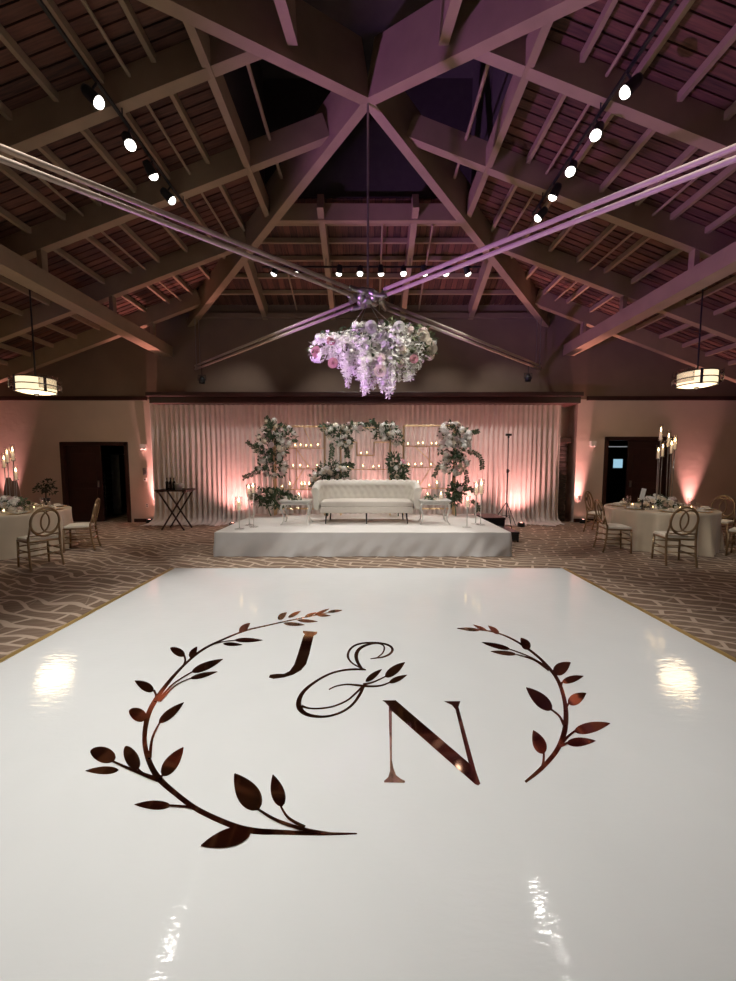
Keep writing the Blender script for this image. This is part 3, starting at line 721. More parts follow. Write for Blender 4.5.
side_table(LT, .60, .49, 'small silver side table with curved legs, to the left of the sofa')
side_table(RT, .62, .49, 'small silver side table with curved legs, to the right of the sofa')
# ------------------------------------------------------------------ candles
def candle(p, label, group, h=.085, r=.034, name='votive_candle', gh=None):
    t = thing(name, label, 'candle', p, 0, group); gh = gh or h
    MB().lathe([(0, .002), (r*.85, 0), (r, .01), (r, gh), (r-.003, gh), (r-.003, .012), (0, .01)], seg=12).build('glass_holder', M['glass'], t, smooth=True)
    MB().lathe([(0, .012), (r*.72, .012), (r*.72, h*.62), (r*.5, h*.6), (0, h*.6)], seg=12).build('wax', M['wax'], t, smooth=True)
    MB().lathe([(0, h*.60), (.010, h*.66), (.012, h*.74), (.006, h*.9), (0, h*1.05)], seg=8).build('flame', M['flame'], t, smooth=True)
    return t
YF = 8.6
def bar_pt(px, py): return at(px, py, YF)
lf = thing('backdrop_frame', 'tall brushed gold metal shelf frame with thin diagonal rods, at the left of the stage', 'frame', (bar_pt(299, 509).x, YF, SH))
cf = thing('backdrop_frame', 'gold metal frame with a stepped notch in the middle, standing behind the sofa', 'frame', (bar_pt(365, 509).x, YF, SH))
rf = thing('backdrop_frame', 'tall brushed gold metal shelf frame at the right of the stage, beside the white flower column', 'frame', (bar_pt(429, 509).x, YF, SH))
def add(root, name, fn):
    m = MB(); m.xf = Matrix.Translation(-Vector(root.location)); fn(m); return m.build(name, M['goldm'], root)
DY = .075
def post(root, px, py0, py1=None):
    a = bar_pt(px, py0); z1 = SH if py1 is None else bar_pt(px, py1).z
    def fn(m):
        for y in (YF-DY, YF+DY): m.box(a.x-.015, a.x+.015, y-.015, y+.015, z1, a.z)
    add(root, 'post', fn)
def shelf(root, x0, x1, py):
    a, b = bar_pt(x0, py), bar_pt(x1, py)
    add(root, 'shelf', lambda m: m.box(a.x, b.x, YF-DY-.012, YF+DY+.012, a.z-.016, a.z))
def rail(root, pts, r=.011, y=YF-DY):
    P = [bar_pt(*p) for p in pts]
    for p in P: p.y = y
    add(root, 'rail', lambda m: [m.tube([p, q], r, 6) for p, q in zip(P, P[1:])])
for px in (274, 324.5): post(lf, px, 426)
rail(lf, [(274, 426.5), (324.5, 426.5)], .015); rail(lf, [(274, 426.5), (324.5, 426.5)], .015, YF+DY)
for py in (448, 468.5, 489): shelf(lf, 274, 324.5, py)
rail(lf, [(274, 508.6), (324.5, 508.6)], .012); rail(lf, [(274, 508.6), (324.5, 508.6)], .012, YF+DY)
rail(lf, [(297, 448), (297, 489)]); rail(lf, [(297, 449), (309, 466)]); rail(lf, [(305, 468), (292, 488)]); rail(lf, [(304, 427), (313, 447)])
for px in (340.5, 390.3): post(cf, px, 428)
rail(cf, [(340.5, 428), (390.3, 428)], .011)
rail(cf, [(340.5, 442.3), (357, 442.3), (357, 455.5), (374, 455.5), (374, 442.3), (390.3, 442.3)], .016)
add(cf, 'shelf', lambda m: m.box(bar_pt(357, 455.5).x, bar_pt(374, 455.5).x, YF-DY-.012, YF+DY, bar_pt(360, 455.5).z-.012, bar_pt(360, 455.5).z))
shelf(cf, 340.5, 390.3, 469); rail(cf, [(340.5, 508.6), (390.3, 508.6)], .012)
for px in (403.6, 455): post(rf, px, 425.5)
rail(rf, [(403.6, 425.7), (455, 425.7)], .015); rail(rf, [(403.6, 425.7), (455, 425.7)], .015, YF+DY)
for py in (446, 467, 488): shelf(rf, 403.6, 455, py)
rail(rf, [(403.6, 508.6), (455, 508.6)], .012); rail(rf, [(403.6, 508.6), (455, 508.6)], .012, YF+DY)
rail(rf, [(415, 447), (435, 466)]); rail(rf, [(430, 468), (418, 487)]); rail(rf, [(429, 446), (429, 467)])
def row(xs, py, where, grp, tall=()):
    for i, x in enumerate(xs):
        p = bar_pt(x, py); p.y = YF+(-.03 if i % 2 else .02)
        hgt = .17 if i in tall else .082+.02*((i*7) % 3)/2
        candle(p, 'lit candle on the %s, %s from left' % (where, ORD[i]), grp, hgt, .036 if i in tall else .034)
row((288.5, 295.4, 300.5, 306.4, 311, 318), 448, 'top shelf of the left gold frame', 'candles on the left frame')
row((286, 293.5, 300, 308, 317), 468.5, 'middle shelf of the left gold frame', 'candles on the left frame')
row((282, 290, 301.5, 305, 309), 489, 'bottom shelf of the left gold frame', 'candles on the left frame', (1, 2, 3, 4))
row((361, 366.8), 455.5, 'notch shelf of the middle gold frame', 'candles on the middle frame')
row((347.5, 351.5, 363, 373.3, 379), 469, 'long shelf of the middle gold frame', 'candles on the middle frame')
row((408, 418, 423, 431.4, 436.4), 446, 'top shelf of the right gold frame', 'candles on the right frame')
row((408.6, 415, 421.4, 430.7), 467, 'middle shelf of the right gold frame', 'candles on the right frame')
row((418, 429, 437), 488, 'bottom shelf of the right gold frame', 'candles on the right frame', (0, 2))
candle(LT+Vector((.05, -.02, .49)), 'lit candle among greenery on the left side table', 'side table candles', .13, .045)
candle(RT+Vector((-.13, 0, .49)), 'lit candle on the right side table, left one of two', 'side table candles', .13, .045)
candle(RT+Vector((.15, .02, .49)), 'lit candle on the right side table, right one of two', 'side table candles', .15, .05)
def candle_stand(px, py, h, label, gh=.2, gr=.05):
    p = ground(px, py, SH); t = thing('candle_stand', label, 'candle stand', p, 0, 'clear candle stands on the stage')
    MB().lathe([(0, 0), (.085, 0), (.085, .008), (.02, .02), (.012, .03), (0, .03)], seg=18).build('base', M['glass'], t, smooth=True)
    zs = h-gh
    MB().lathe([(.011, .02), (.009, zs*.5), (.016, zs*.52), (.009, zs*.55), (.012, zs-.03), (.03, zs)], seg=10).build('stem', M['silver'], t, smooth=True)
    MB().lathe([(0, zs), (gr*.7, zs+.005), (gr, zs+.04), (gr*1.05, h), (gr*1.0, h), (gr*.95, zs+.045), (0, zs+.012)], seg=16).build('glass_holder', M['glass'], t, smooth=True)
    MB().lathe([(0, zs+.015), (gr*.55, zs+.015), (gr*.55, zs+gh*.62), (0, zs+gh*.6)], seg=10).build('wax', M['wax'], t, smooth=True)
    MB().lathe([(0, zs+gh*.6), (.012, zs+gh*.68), (.014, zs+gh*.76), (0, zs+gh*1.02)], seg=8).build('flame', M['flame'], t, smooth=True)
candle_stand(239.5, 529, .60, 'shortest clear candle stand at the front left corner of the stage', .26, .065)
candle_stand(249.5, 525, .80, 'tall clear candle stand at the left of the stage, left one of the close pair')
candle_stand(254, 527, .84, 'tall clear candle stand at the left of the stage, right one of the close pair')
candle_stand(467, 527.5, .60, 'shortest clear candle stand at the right front of the stage', .22, .055)
candle_stand(475.5, 524, .84, 'tall clear candle stand at the right of the stage, left one of the close pair', .26, .055)
candle_stand(480.5, 525, .90, 'tall clear candle stand at the right of the stage, right one of the close pair', .30, .06)
# ------------------------------------------------------------------ flowers
def rose_mesh(name, seed, m):
    rnd = random.Random(seed); b = MB()
    for ring, (n, r, h, lean) in enumerate(((3, .30, .55, .1), (5, .55, .50, .35), (6, .85, .34, .75), (7, 1.0, .12, 1.05))):
        for k in range(n):
            a0 = 2*PI*k/n+ring*.6+rnd.uniform(-.15, .15); wdt = 2.6*PI/n/2
            P = []
            for v in range(4):
                f = v/3; rr = r*(.25+.75*f**(.7 if lean < .5 else 1)); z = -.35+(.35+h)*math.sin(f*PI*.55*(1.25-lean*.25))
                P.append([((rr+(.05 if abs(u) < .5 else 0))*math.cos(a0+u*wdt*(.5+.5*math.sin(f*PI*.7))), (rr)*math.sin(a0+u*wdt*(.5+.5*math.sin(f*PI*.7))), z-(.06 if abs(u) > .9 and v == 3 else 0)) for u in (-1, -.35, .35, 1)])
            b.grid(P)
    b.ball((0, 0, -.1), .42, sub=1)
    o = b.build(name, m, smooth=True); me = o.data; bpy.data.objects.remove(o); return me
def cluster_mesh(name, seed, m, n=46, fl=.26):
    rnd = random.Random(seed); b = MB(); b.ball((0, 0, 0), .72, sub=2)
    for i in range(n):
        z = 1-2*(i+.5)/n; a = i*2.39996; d = Vector((math.sqrt(1-z*z)*math.cos(a), math.sqrt(1-z*z)*math.sin(a), z))
        x = d.orthogonal().normalized(); y = d.cross(x); c = d*rnd.uniform(.84, 1.02)
        t0 = rnd.uniform(0, PI)
        for k in range(4):
            t = t0+k*PI/2; e = x*math.cos(t)+y*math.sin(t); s = x*-math.sin(t)+y*math.cos(t)
            b.f([b.v(q) for q in (c, c+e*fl*.6+s*fl*.42+d*.03, c+e*fl+d*.05, c+e*fl*.6-s*fl*.42+d*.03)])
    o = b.build(name, m, smooth=False, fix=False); me = o.data; bpy.data.objects.remove(o); return me
def strand_mesh(name, seed, m, L=1.0):
    rnd = random.Random(seed); b = MB(); n = 34
    b.tube([(0, 0, 0), (.01, 0, -L*.5), (0, .01, -L)], .006, 5)
    for i in range(n):
        f = i/n; w = .075*(1-.72*f)+.012
        for j in range(3):
            a = rnd.uniform(0, 2*PI); c = Vector((math.cos(a)*w*rnd.uniform(.4, 1), math.sin(a)*w*rnd.uniform(.4, 1), -L*f+rnd.uniform(-.01, .01)))
            d = Vector((math.cos(a), math.sin(a), rnd.uniform(-.4, .5))).normalized(); x = d.orthogonal().normalized(); y = d.cross(x); s = rnd.uniform(.022, .036)*(1-.35*f)
            for k in range(4):
                t = k*PI/2+a; e = x*math.cos(t)+y*math.sin(t); q = x*-math.sin(t)+y*math.cos(t)
                b.f([b.v(v) for v in (c-d*.006, c+e*s*.6+q*s*.45, c+e*s+d*.006, c+e*s*.6-q*s*.45)])
    o = b.build(name, m, fix=False); me = o.data; bpy.data.objects.remove(o); return me
BL = dict(
    w=[rose_mesh('rose', 1, M['bloomw']), cluster_mesh('hydrangea', 2, M['bloomw']), cluster_mesh('hydrangea', 3, M['bloomw'], 36, .32)],
    c=[rose_mesh('rose', 4, M['bloomc']), cluster_mesh('hydrangea', 5, M['bloomc'])],
    p=[rose_mesh('rose', 6, M['bloomp']), cluster_mesh('hydrangea', 7, M['bloomp'])],
    b=[rose_mesh('rose', 8, M['bloomb']), cluster_mesh('hydrangea', 9, M['bloomb'])])
STRANDS = [strand_mesh('strand', 11, M['bloomw']), strand_mesh('strand', 12, M['bloomw']), strand_mesh('strand', 13, M['bloomw'])]
def leaf_face(b, c, d, up, L, W):
    s = d.cross(up).normalized(); u = s.cross(d).normalized()
    v = [b.v(c), b.v(c+d*L*.45+s*W+u*W*.35), b.v(c+d*L), b.v(c+d*L*.45-s*W+u*W*.35), b.v(c+d*L*.5)]
    b.f([v[0], v[1], v[4]]); b.f([v[1], v[2], v[4]]); b.f([v[2], v[3], v[4]]); b.f([v[3], v[0], v[4]])
def rdir(rnd):
    while True:
        v = Vector((rnd.uniform(-1, 1), rnd.uniform(-1, 1), rnd.uniform(-1, 1)))
        if .1 < v.length < 1: return v.normalized()
def bloom(root, me, p, r, d, rnd):
    o = bpy.data.objects.new('blossom', me); col.objects.link(o); o.parent = root; o.location = p
    q = d.to_track_quat('Z', 'Y'); q = q @ Matrix.Rotation(rnd.uniform(0, 6), 4, 'Z').to_quaternion()
    o.rotation_euler = q.to_euler(); o.scale = (r, r, r); return o
def arrangement(name, label, cat, base, clumps, nleaf, blooms, seed, sprigs=(), leafm='leaf', LL=(.07, .13), group=None):
    # clumps: (centre, radii) world; blooms: list of (kind, n, rmin, rmax)
    rnd = random.Random(seed); t = thing(name, label, cat, base, 0, group); O = Vector(base)
    b = MB(); tot = sum(c[1][0]*c[1][2] for c in clumps)
    for c, r in clumps:
        c = Vector(c)-O
        for i in range(int(nleaf*r[0]*r[2]/tot)):
            d = rdir(rnd); p = c+Vector((d.x*r[0], d.y*r[1], d.z*r[2]))*rnd.uniform(.35, 1.0)
            e = (d+rdir(rnd)*.9).normalized(); L = rnd.uniform(*LL); leaf_face(b, p, e, rdir(rnd), L, L*rnd.uniform(.2, .3))
    for pts in sprigs:
        P = smooth_path([Vector(p)-O for p in pts], 8); b.tube(P, .006, 5)
        for i in range(2, len(P)):
            for sgn in (-1, 1):
                a = (P[i]-P[i-1]).normalized(); s = a.cross(Vector((0, 1, .2))).normalized()*sgn
                e = (a*.5+s+rdir(rnd)*.4).normalized(); L = rnd.uniform(.05, .09); leaf_face(b, P[i], e, Vector((0, -1, .3)), L, L*.3)
    b.build('foliage', M[leafm], t, fix=False)
    # stem bundle keeps the clumps together
    sb = MB()
    for (c, r), (c2, r2) in zip(clumps, clumps[1:]): sb.tube([Vector(c)-O, Vector(c2)-O], .014, 6)
    sb.tube([Vector((0, 0, 0)), Vector(clumps[0][0])-O], .014, 6).build('stem', M['leaf'], t)
    for kind, n, r0, r1 in blooms:
        for i in range(n):
            c, r = rnd.choices(clumps, [k[1][0]*k[1][2] for k in clumps])[0]; c = Vector(c)-O
            d = rdir(rnd)
            if d.y > .2: d.y = -d.y*.6
            d.normalize(); p = c+Vector((d.x*r[0], d.y*r[1], d.z*r[2]))*rnd.uniform(.82, 1.06)
            bloom(t, rnd.choice(BL[kind]), p*1., rnd.uniform(r0, r1), (d+Vector((0, -.5, .1))).normalized(), rnd)
    return t
def fp(px, py, dy=0): p = at(px, py, YF-.1+dy); return tuple(p)
arrangement('flower_column', 'tall white and blush flower column on the left gold frame', 'flowers', fp(274, 489, .1),
    [(fp(273, 466), (.36, .2, .26)), (fp(271, 447), (.38, .22, .38)), (fp(274, 431), (.28, .18, .26)), (fp(286, 437), (.22, .15, .24))], 800,
    [('w', 40, .04, .072), ('b', 14, .045, .07), ('c', 12, .04, .065)], 21, [(fp(262, 452), fp(253, 447), fp(247, 442)), (fp(262, 470), fp(252, 474), fp(244, 478)), (fp(272, 430), fp(270, 423), fp(266, 418))])
arrangement('flower_cluster', 'low dark greenery and flowers at the foot of the left gold frame', 'flowers', (fp(272, 509)[0], YF-.2, SH),
    [(fp(264, 497, -.1), (.34, .18, .22)), (fp(278, 498, -.1), (.32, .18, .22))], 520, [('b', 6, .05, .08), ('c', 5, .05, .07), ('w', 4, .04, .06)], 22, leafm='leaf')
arrangement('flower_cluster', 'white flowers and greenery on the top left corner of the middle gold frame', 'flowers', fp(339, 440, .1),
    [(fp(338, 433), (.28, .16, .20)), (fp(345, 441), (.20, .15, .18)), (fp(330, 428), (.22, .12, .10)), (fp(355, 427), (.26, .1, .10))], 420, [('w', 24, .045, .075), ('c', 8, .05, .07), ('b', 4, .05, .07)], 23,
    [(fp(352, 427), fp(362, 425), fp(369, 424)), (fp(345, 445), fp(347, 451), fp(347, 457)), (fp(331, 442), fp(332, 450), fp(331, 458))])
arrangement('flower_cluster', 'greenery and white flowers behind the left end of the sofa', 'flowers', (fp(328, 489)[0], YF-.2, SH),
    [(fp(331, 470, -.1), (.34, .16, .20)), (fp(322, 477, -.1), (.28, .16, .16)), (fp(341, 472, -.1), (.2, .14, .18))], 420, [('w', 13, .045, .07), ('c', 9, .05, .07)], 24,
    [(fp(318, 479, -.1), fp(314, 483, -.1), fp(311, 487, -.1)), (fp(340, 466), fp(348, 464), fp(353, 466))])
arrangement('flower_cluster', 'white orchids and greenery on the top right corner of the middle gold frame', 'flowers', fp(388, 440, .1),
    [(fp(389, 431), (.22, .15, .2)), (fp(381, 432), (.2, .12, .18)), (fp(397, 438), (.16, .12, .16))], 300, [('w', 24, .045, .08), ('c', 4, .04, .06)], 25, [(fp(380, 428), fp(374, 424), fp(372, 420))])
arrangement('flower_cluster', 'dark greenery with a pink bloom behind the right end of the sofa', 'flowers', (fp(398, 489)[0], YF-.2, SH),
    [(fp(399, 470, -.1), (.22, .16, .26)), (fp(394, 461, -.1), (.16, .12, .18))], 360, [('p', 2, .05, .07), ('c', 5, .05, .07), ('w', 3, .04, .06)], 26)
arrangement('flower_column', 'tall full white flower column on the right gold frame', 'flowers', fp(452, 489, .1),
    [(fp(454, 464), (.30, .2, .26)), (fp(454, 449), (.36, .22, .28)), (fp(452, 434), (.30, .2, .26)), (fp(461, 437), (.2, .16, .22))], 560,
    [('w', 56, .045, .085), ('c', 16, .045, .075), ('b', 10, .045, .075)], 27,
    [(fp(466, 432), fp(473, 433), fp(478, 431)), (fp(466, 452), fp(475, 453), fp(481, 459), fp(482, 468)), (fp(464, 468), fp(467, 480), fp(465, 488)), (fp(440, 464), fp(437, 470), fp(434, 476))])
arrangement('flower_cluster', 'dark greenery at the foot of the right gold frame', 'flowers', (fp(455, 509)[0], YF-.2, SH),
    [(fp(454, 494, -.1), (.18, .14, .26)), (fp(460, 490, -.1), (.16, .12, .14))], 300, [('b', 3, .04, .06)], 28, [(fp(462, 490), fp(470, 489), fp(476, 493)), (fp(470, 500), fp(476, 504), fp(478, 510))])
for tb, lab, s in ((LT, 'small tuft of greenery on the left side table beside its candle', 31), (RT, 'small tuft of greenery on the right side table between its candles', 32)):
    b0 = tb+Vector((-.02 if s == 31 else -.06, -.1, .49))
    arrangement('greenery_sprig', lab, 'greenery', b0, [(b0+Vector((0, 0, .035)), (.12, .07, .04))], 60, [('c', 1, .03, .04)], s, LL=(.05, .08), group='side table greenery')
# hanging flower chandelier
def interp(T, x):
    for (a, y0), (b, y1) in zip(T, T[1:]):
        if a <= x <= b: return y0+(y1-y0)*(x-a)/(b-a)
    return T[0][1] if x < T[0][0] else T[-1][1]
TOPL = [(310, 350), (316, 338), (325, 331), (345, 325), (358, 323), (368, 319), (382, 321), (395, 320), (406, 321), (418, 324), (430, 333), (438, 348)]
BOTL = [(310, 356), (318, 364), (328, 368), (338, 374), (345, 385), (352, 383), (362, 394), (370, 400), (378, 392), (388, 403), (392, 398), (400, 390), (410, 386), (418, 376), (428, 364), (438, 352)]
rnd = random.Random(5)
c0 = at(373, 340, ZC)
ch = thing('flower_chandelier', 'large hanging cloud of white, lilac and pink blooms with trailing strands and greenery', 'chandelier', (c0.x, ZC, c0.z))
def chp(px, py, fy):
    k = max(.12, 1-((px-374)/68)**2)**.5; w = at(px, py, ZC+fy*.5*k)
    return Vector((w.x-c0.x, fy*.5*k, w.z-c0.z)), k
m = MB(); m.lathe([(.50, .0), (.52, .0), (.52, .02), (.50, .02), (.50, .0)], seg=36)
m.build('ring_frame', M['steel'], ch, smooth=True)
m = MB()
for k in range(4):
    a = k*PI/2+PI/4; m.tube([(.51*math.cos(a), .51*math.sin(a), .02), (-c0.x, 0, ZR-c0.z-.05)], .005, 6)
m.build('hanging_cable', M['steel'], ch)
def leaves(name, mt, n, x0, x1, f0, f1, LL):
    b = MB()
    for i in range(n):
        px = rnd.uniform(x0, x1); ta, bo = interp(TOPL, px), interp(BOTL, px); py = ta+(bo-ta)*rnd.uniform(f0, f1)
        p, k = chp(px, py, rnd.uniform(-1, 1)); L = rnd.uniform(*LL)
        d = (Vector((p.x*.8, p.y*1.4, rnd.uniform(-.6, .35)))+rdir(rnd)*.6).normalized(); leaf_face(b, p, d, rdir(rnd), L, L*rnd.uniform(.15, .27))
    return b.build(name, M[mt], ch, fix=False)
leaves('foliage', 'leaf', 420, 320, 428, .04, .5, (.07, .12)); leaves('foliage', 'leaf2', 620, 386, 432, .0, .75, (.07, .14)); leaves('grass_tuft', 'leaf2', 60, 313, 330, .3, .8, (.09, .16))
for i in range(90):
    px = rnd.uniform(312, 436); ta, bo = interp(TOPL, px), interp(BOTL, px); f = rnd.uniform(.0, .5) if i % 3 else rnd.uniform(.3, .72); py = ta+2+(bo-ta)*f
    s = rnd.choice((-1, -1, -1, 1)); p, k = chp(px, py, s*rnd.uniform(.55, 1))
    kind = 'w' if rnd.random() < (.86 if px < 395 else .55) else rnd.choice('bc')
    bloom(ch, rnd.choice(BL[kind]), p, rnd.uniform(.05, .085), (Vector((p.x*.4, p.y*1.5, .1))+rdir(rnd)*.3).normalized(), rnd)
for px, py, kd, r in ((331, 341, 'p', .065), (317, 352, 'p', .085), (333, 363, 'p', .075), (414, 359, 'p', .065), (380, 371, 'b', .09), (432, 349, 'c', .08), (424, 336, 'c', .085), (371, 327, 'w', .09), (399, 327, 'w', .085)):
    p, k = chp(px, py, -1.05); o = bloom(ch, BL[kd][0], p, r, Vector((0, -1, -.1)).normalized(), rnd)
for i, px in enumerate((326, 333, 339, 344, 347, 352, 356, 360, 364, 367, 370, 373, 377, 381, 384, 387, 390, 393, 397, 401, 405, 409, 413, 419, 343, 350, 362, 369, 389, 395, 410)):
    ta, bo = interp(TOPL, px), interp(BOTL, px); fr = -1 if i < 24 else 1
    p, k = chp(px, ta+(bo-ta)*rnd.uniform(.05, .3), fr*rnd.uniform(.5, 1.0)); e, _ = chp(px, bo, 0); L = max(.25, p.z-e.z)*rnd.uniform(.86, 1.02)
    o = bpy.data.objects.new('blossom_strand', STRANDS[i % 3]); col.objects.link(o); o.parent = ch; o.location = p; o.scale = (1.5, 1.5, L); o.rotation_euler = (rnd.uniform(-.06, .06), rnd.uniform(-.1, .1), rnd.uniform(0, 6))
# ------------------------------------------------------------------ chairs
def make_chair(label, group):
    t = thing('dining_chair', label, 'chair', (0, 0, 0), 0, group)     # faces +y, back at -y
    pillow_box(-.20, .20, -.19, .21, .445, .485, .018, 8).build('seat_pad', M['cushion'], t, smooth=True)
    MB().rbox(-.21, .21, -.20, .22, .415, .446, .012, 2).build('seat_frame', M['chair'], t, smooth=True)
    for sx in (-1, 1):
        MB().tube([(sx*.19, .205, .43), (sx*.197, .222, .0)], [.019, .014], 8).build('leg', M['chair'], t, smooth=True)
        MB().tube(smooth_path([(sx*.20, -.20, .52), (sx*.20, -.195, .43), (sx*.203, -.215, .2), (sx*.208, -.255, 0)], 4), .017, 8).build('leg', M['chair'], t, smooth=True)
    m = MB()
    for z in (.17, .28):
        for sx in (-1, 1): m.tube([(sx*.2, -.215, z), (sx*.195, .212, z)], .011, 6)
    for z in (.22, .33): m.tube([(-.195, .21, z), (.195, .21, z)], .011, 6).tube([(-.2, -.212, z), (.2, -.212, z)], .011, 6)
    m.build('stretcher', M['chair'], t, smooth=True)
    def P(x, z): return (x, -.20-(z-.48)*.22, z)
    def ell(cx, cz, rx, rz, n=32): return [P(cx+rx*math.cos(2*PI*k/n), cz+rz*math.sin(2*PI*k/n)) for k in range(n)]
    bk = MB().tube(ell(0, .735, .182, .225), .017, 8, True).build('back_frame', M['chair'], t, smooth=True)
    for s in (-1, 1): MB().tube(ell(s*.062, .735, .116, .176), .012, 8, True).build('interlocking_ring', M['chair'], bk, smooth=True)
    for s in (-1, 1):
        MB().tube([P(s*.20, .50), P(s*.19, .60), P(s*.180, .70)], .014, 8).build('back_upright', M['chair'], t, smooth=True)
    MB().tube([P(-.195, .53), P(0, .515), P(.195, .53)], .011, 6).build('back_rail', M['chair'], t, smooth=True)
    return t
GC = 'champagne chairs with interlocking ring backs'
CHL, CHR = Vector((-6.80, 6.88, 0)), Vector((5.84, 7.35, 0))
first = None
def place_chair(p, rz, label):
    global first
    if first is None: first = make_chair(label, GC); c = first
    else: c = dup(first, label=label)
    c.location = (p[0], p[1], 0); c.rotation_euler = (0, 0, rz); return c
bl = (ground(33.6, 570.6)+ground(62, 565.4))/2
def back_at(b, rz):    # seat centre from the middle of the rear feet
    return (b[0]-math.sin(rz)*.255, b[1]+math.cos(rz)*.255)
place_chair(back_at(bl, 1.08), 1.08, 'champagne ring-back chair in front of the left round table, its back to the dance floor')
bl2 = (ground(101, 550)+ground(95, 546))/2
place_chair(back_at(bl2, 2.0), 2.0, 'champagne ring-back chair at the right side of the left round table, seen edge on')
br = (ground(665.4, 565.8)+ground(697.7, 567.8))/2
place_chair(back_at(br, -.24), -.24, 'champagne ring-back chair in front of the right round table, its back to the camera')
place_chair(back_at(ground(603, 551.5)+Vector((-.02, .12, 0)), -PI/2-.18), -PI/2-.18, 'champagne ring-back chair at the left side of the right round table, turned side on')
place_chair((5.50, 8.66), -2.55, 'champagne ring-back chair half hidden behind the side-on chair by the right table')
place_chair((6.66, 6.38), .62, 'champagne ring-back chair at the right edge, its ivory seat facing the right table')
place_chair((7.2, 7.5), 2.15, 'champagne ring-back chair behind the right table at the right edge, seen from the front')
# ------------------------------------------------------------------ round tables
def round_table(c, r, side):
    h = .755
    t = thing('round_table', 'round banquet table hidden under a champagne satin cloth on the %s' % side, 'table', c)
    MB().lathe([(0, h-.03), (r-.03, h-.03), (r-.03, h-.003), (0, h-.003)], seg=48).build('tabletop', M['maroon'], t)
    for a in (0, PI/2, PI, 3*PI/2): MB().tube([(math.cos(a)*.45, math.sin(a)*.45, 0), (math.cos(a)*.45, math.sin(a)*.45, h-.03)], .02, 8).build('leg', M['black'], t)
    rows = []; n = 200
    for (rr, z) in ((.02, h), (r*.5, h), (r*.96, h), (r-.006, h-.002), (r+.003, h-.012)): rows.append([(c[0]+rr*math.cos(2*PI*k/n), c[1]+rr*math.sin(2*PI*k/n), z) for k in range(n)])
    for j in range(1, 15):
        f = j/14; row = []
        for k in range(n):
            a = 2*PI*k/n; q = noise.noise(Vector((math.cos(a)*1.6, math.sin(a)*1.6, 3)))
            w = 1-2.2*abs(math.sin(a*6+3.0*q))+.3*math.sin(a*23+4*q)
            rr = r+.004+f*.05+f**.8*(.065*w+.03*q)
            z = (h-.012)*(1-f)+.006
            row.append((c[0]+rr*math.cos(a), c[1]+rr*math.sin(a), z))
        rows.append(row)
    cl = MB().grid(rows, closeu=True).build('tablecloth', M['linen'], smooth=True)
    tag(cl, 'champagne satin cloth falling to the floor over the %s round table' % side, 'tablecloth')
    return Vector((c[0], c[1], h+.002))
def glassware(p, kind, label, group):
    t = thing('wine_glass' if kind else 'water_glass', label, 'glass', p, 0, group)
    if kind:
        MB().lathe([(0, 0), (.034, 0), (.034, .004), (.006, .012), (.005, .09), (.012, .10)], seg=12).build('stem', M['glass'], t, smooth=True)
        MB().lathe([(.012, .10), (.036, .13), (.040, .165), (.032, .21)], seg=12).build('bowl', M['glass'], t, smooth=True)
    else:
        MB().lathe([(0, 0), (.03, 0), (.036, .14), (.034, .14), (.028, .008), (0, .008)], seg=12).build('tumbler', M['glass'], t, smooth=True)
    return t
def setting(c, r, side, n, a0, cards):
    proto = None
    for k in range(n):
        a = a0+2*PI*k/n; d = Vector((math.cos(a), math.sin(a), 0)); s = Vector((-d.y, d.x, 0))
        p = c+d*(r-.20)
        if proto is None:
            pl = thing('dinner_plate', 'white plate on a gold charger, laid on the %s round table' % side, 'plate', p, a, 'place settings on the %s table' % side)
            MB().lathe([(0, .0), (.13, .0), (.165, .012), (.165, .016), (.13, .006), (0, .006)], seg=28).build('charger', M['goldm'], pl, smooth=True)
            MB().lathe([(0, .007), (.08, .007), (.125, .022), (.125, .026), (.08, .012), (0, .012)], seg=28).build('plate', M['porcelain'], pl, smooth=True)
            nk = MB().rbox(-.06, .06, -.035, .035, .0, .02, .006).rbox(-.05, .05, -.028, .028, .02, .035, .006).build('folded_napkin', M['napkin']); nk.location = p+Vector((0, 0, .027)); nk.rotation_euler = (0, 0, a)
            tag(nk, 'folded ivory napkin on a plate of the %s round table' % side, 'napkin', 'napkins on the %s table' % side)
            g1 = glassware(p-d*.2+s*.12, 1, 'clear stemmed wine glass on the %s round table' % side, 'wine glasses on the %s table' % side)
            g2 = glassware(p-d*.17+s*.21, 0, 'clear water tumbler on the %s round table' % side, 'water glasses on the %s table' % side)
            proto = (pl, nk, g1, g2)
        else:
            dup(proto[0], p, a); dup(proto[1], p+Vector((0, 0, .027)), a); dup(proto[2], p-d*.2+s*.12, 0); dup(proto[3], p-d*.17+s*.21, 0)
tl = round_table((CHL.x, CHL.y, 0), .95, 'left'); tr = round_table((CHR.x, CHR.y, 0), .92, 'right')
setting(tl, .95, 'left', 8, .2, 0); setting(tr, .92, 'right', 8, .35, 0)
def centre(c, side, seed, nbl):
    arrangement('flower_centerpiece', 'low centerpiece of white and cream flowers in the middle of the %s round table' % side, 'flowers', c,
        [(c+Vector((-.12, -.05, .09)), (.22, .2, .10)), (c+Vector((.14, 0, .09)), (.22, .2, .10)), (c+Vector((0, .05, .14)), (.18, .18, .10))], 420, nbl, seed, LL=(.05, .10))
centre(tr+Vector((-.02, .02, 0)), 'right', 41, [('w', 20, .05, .085), ('c', 12, .05, .08), ('b', 4, .045, .06)])
centre(tl+Vector((.08, .0, 0)), 'left', 42, [('w', 18, .05, .08), ('c', 12, .045, .075), ('b', 4, .045, .06)])
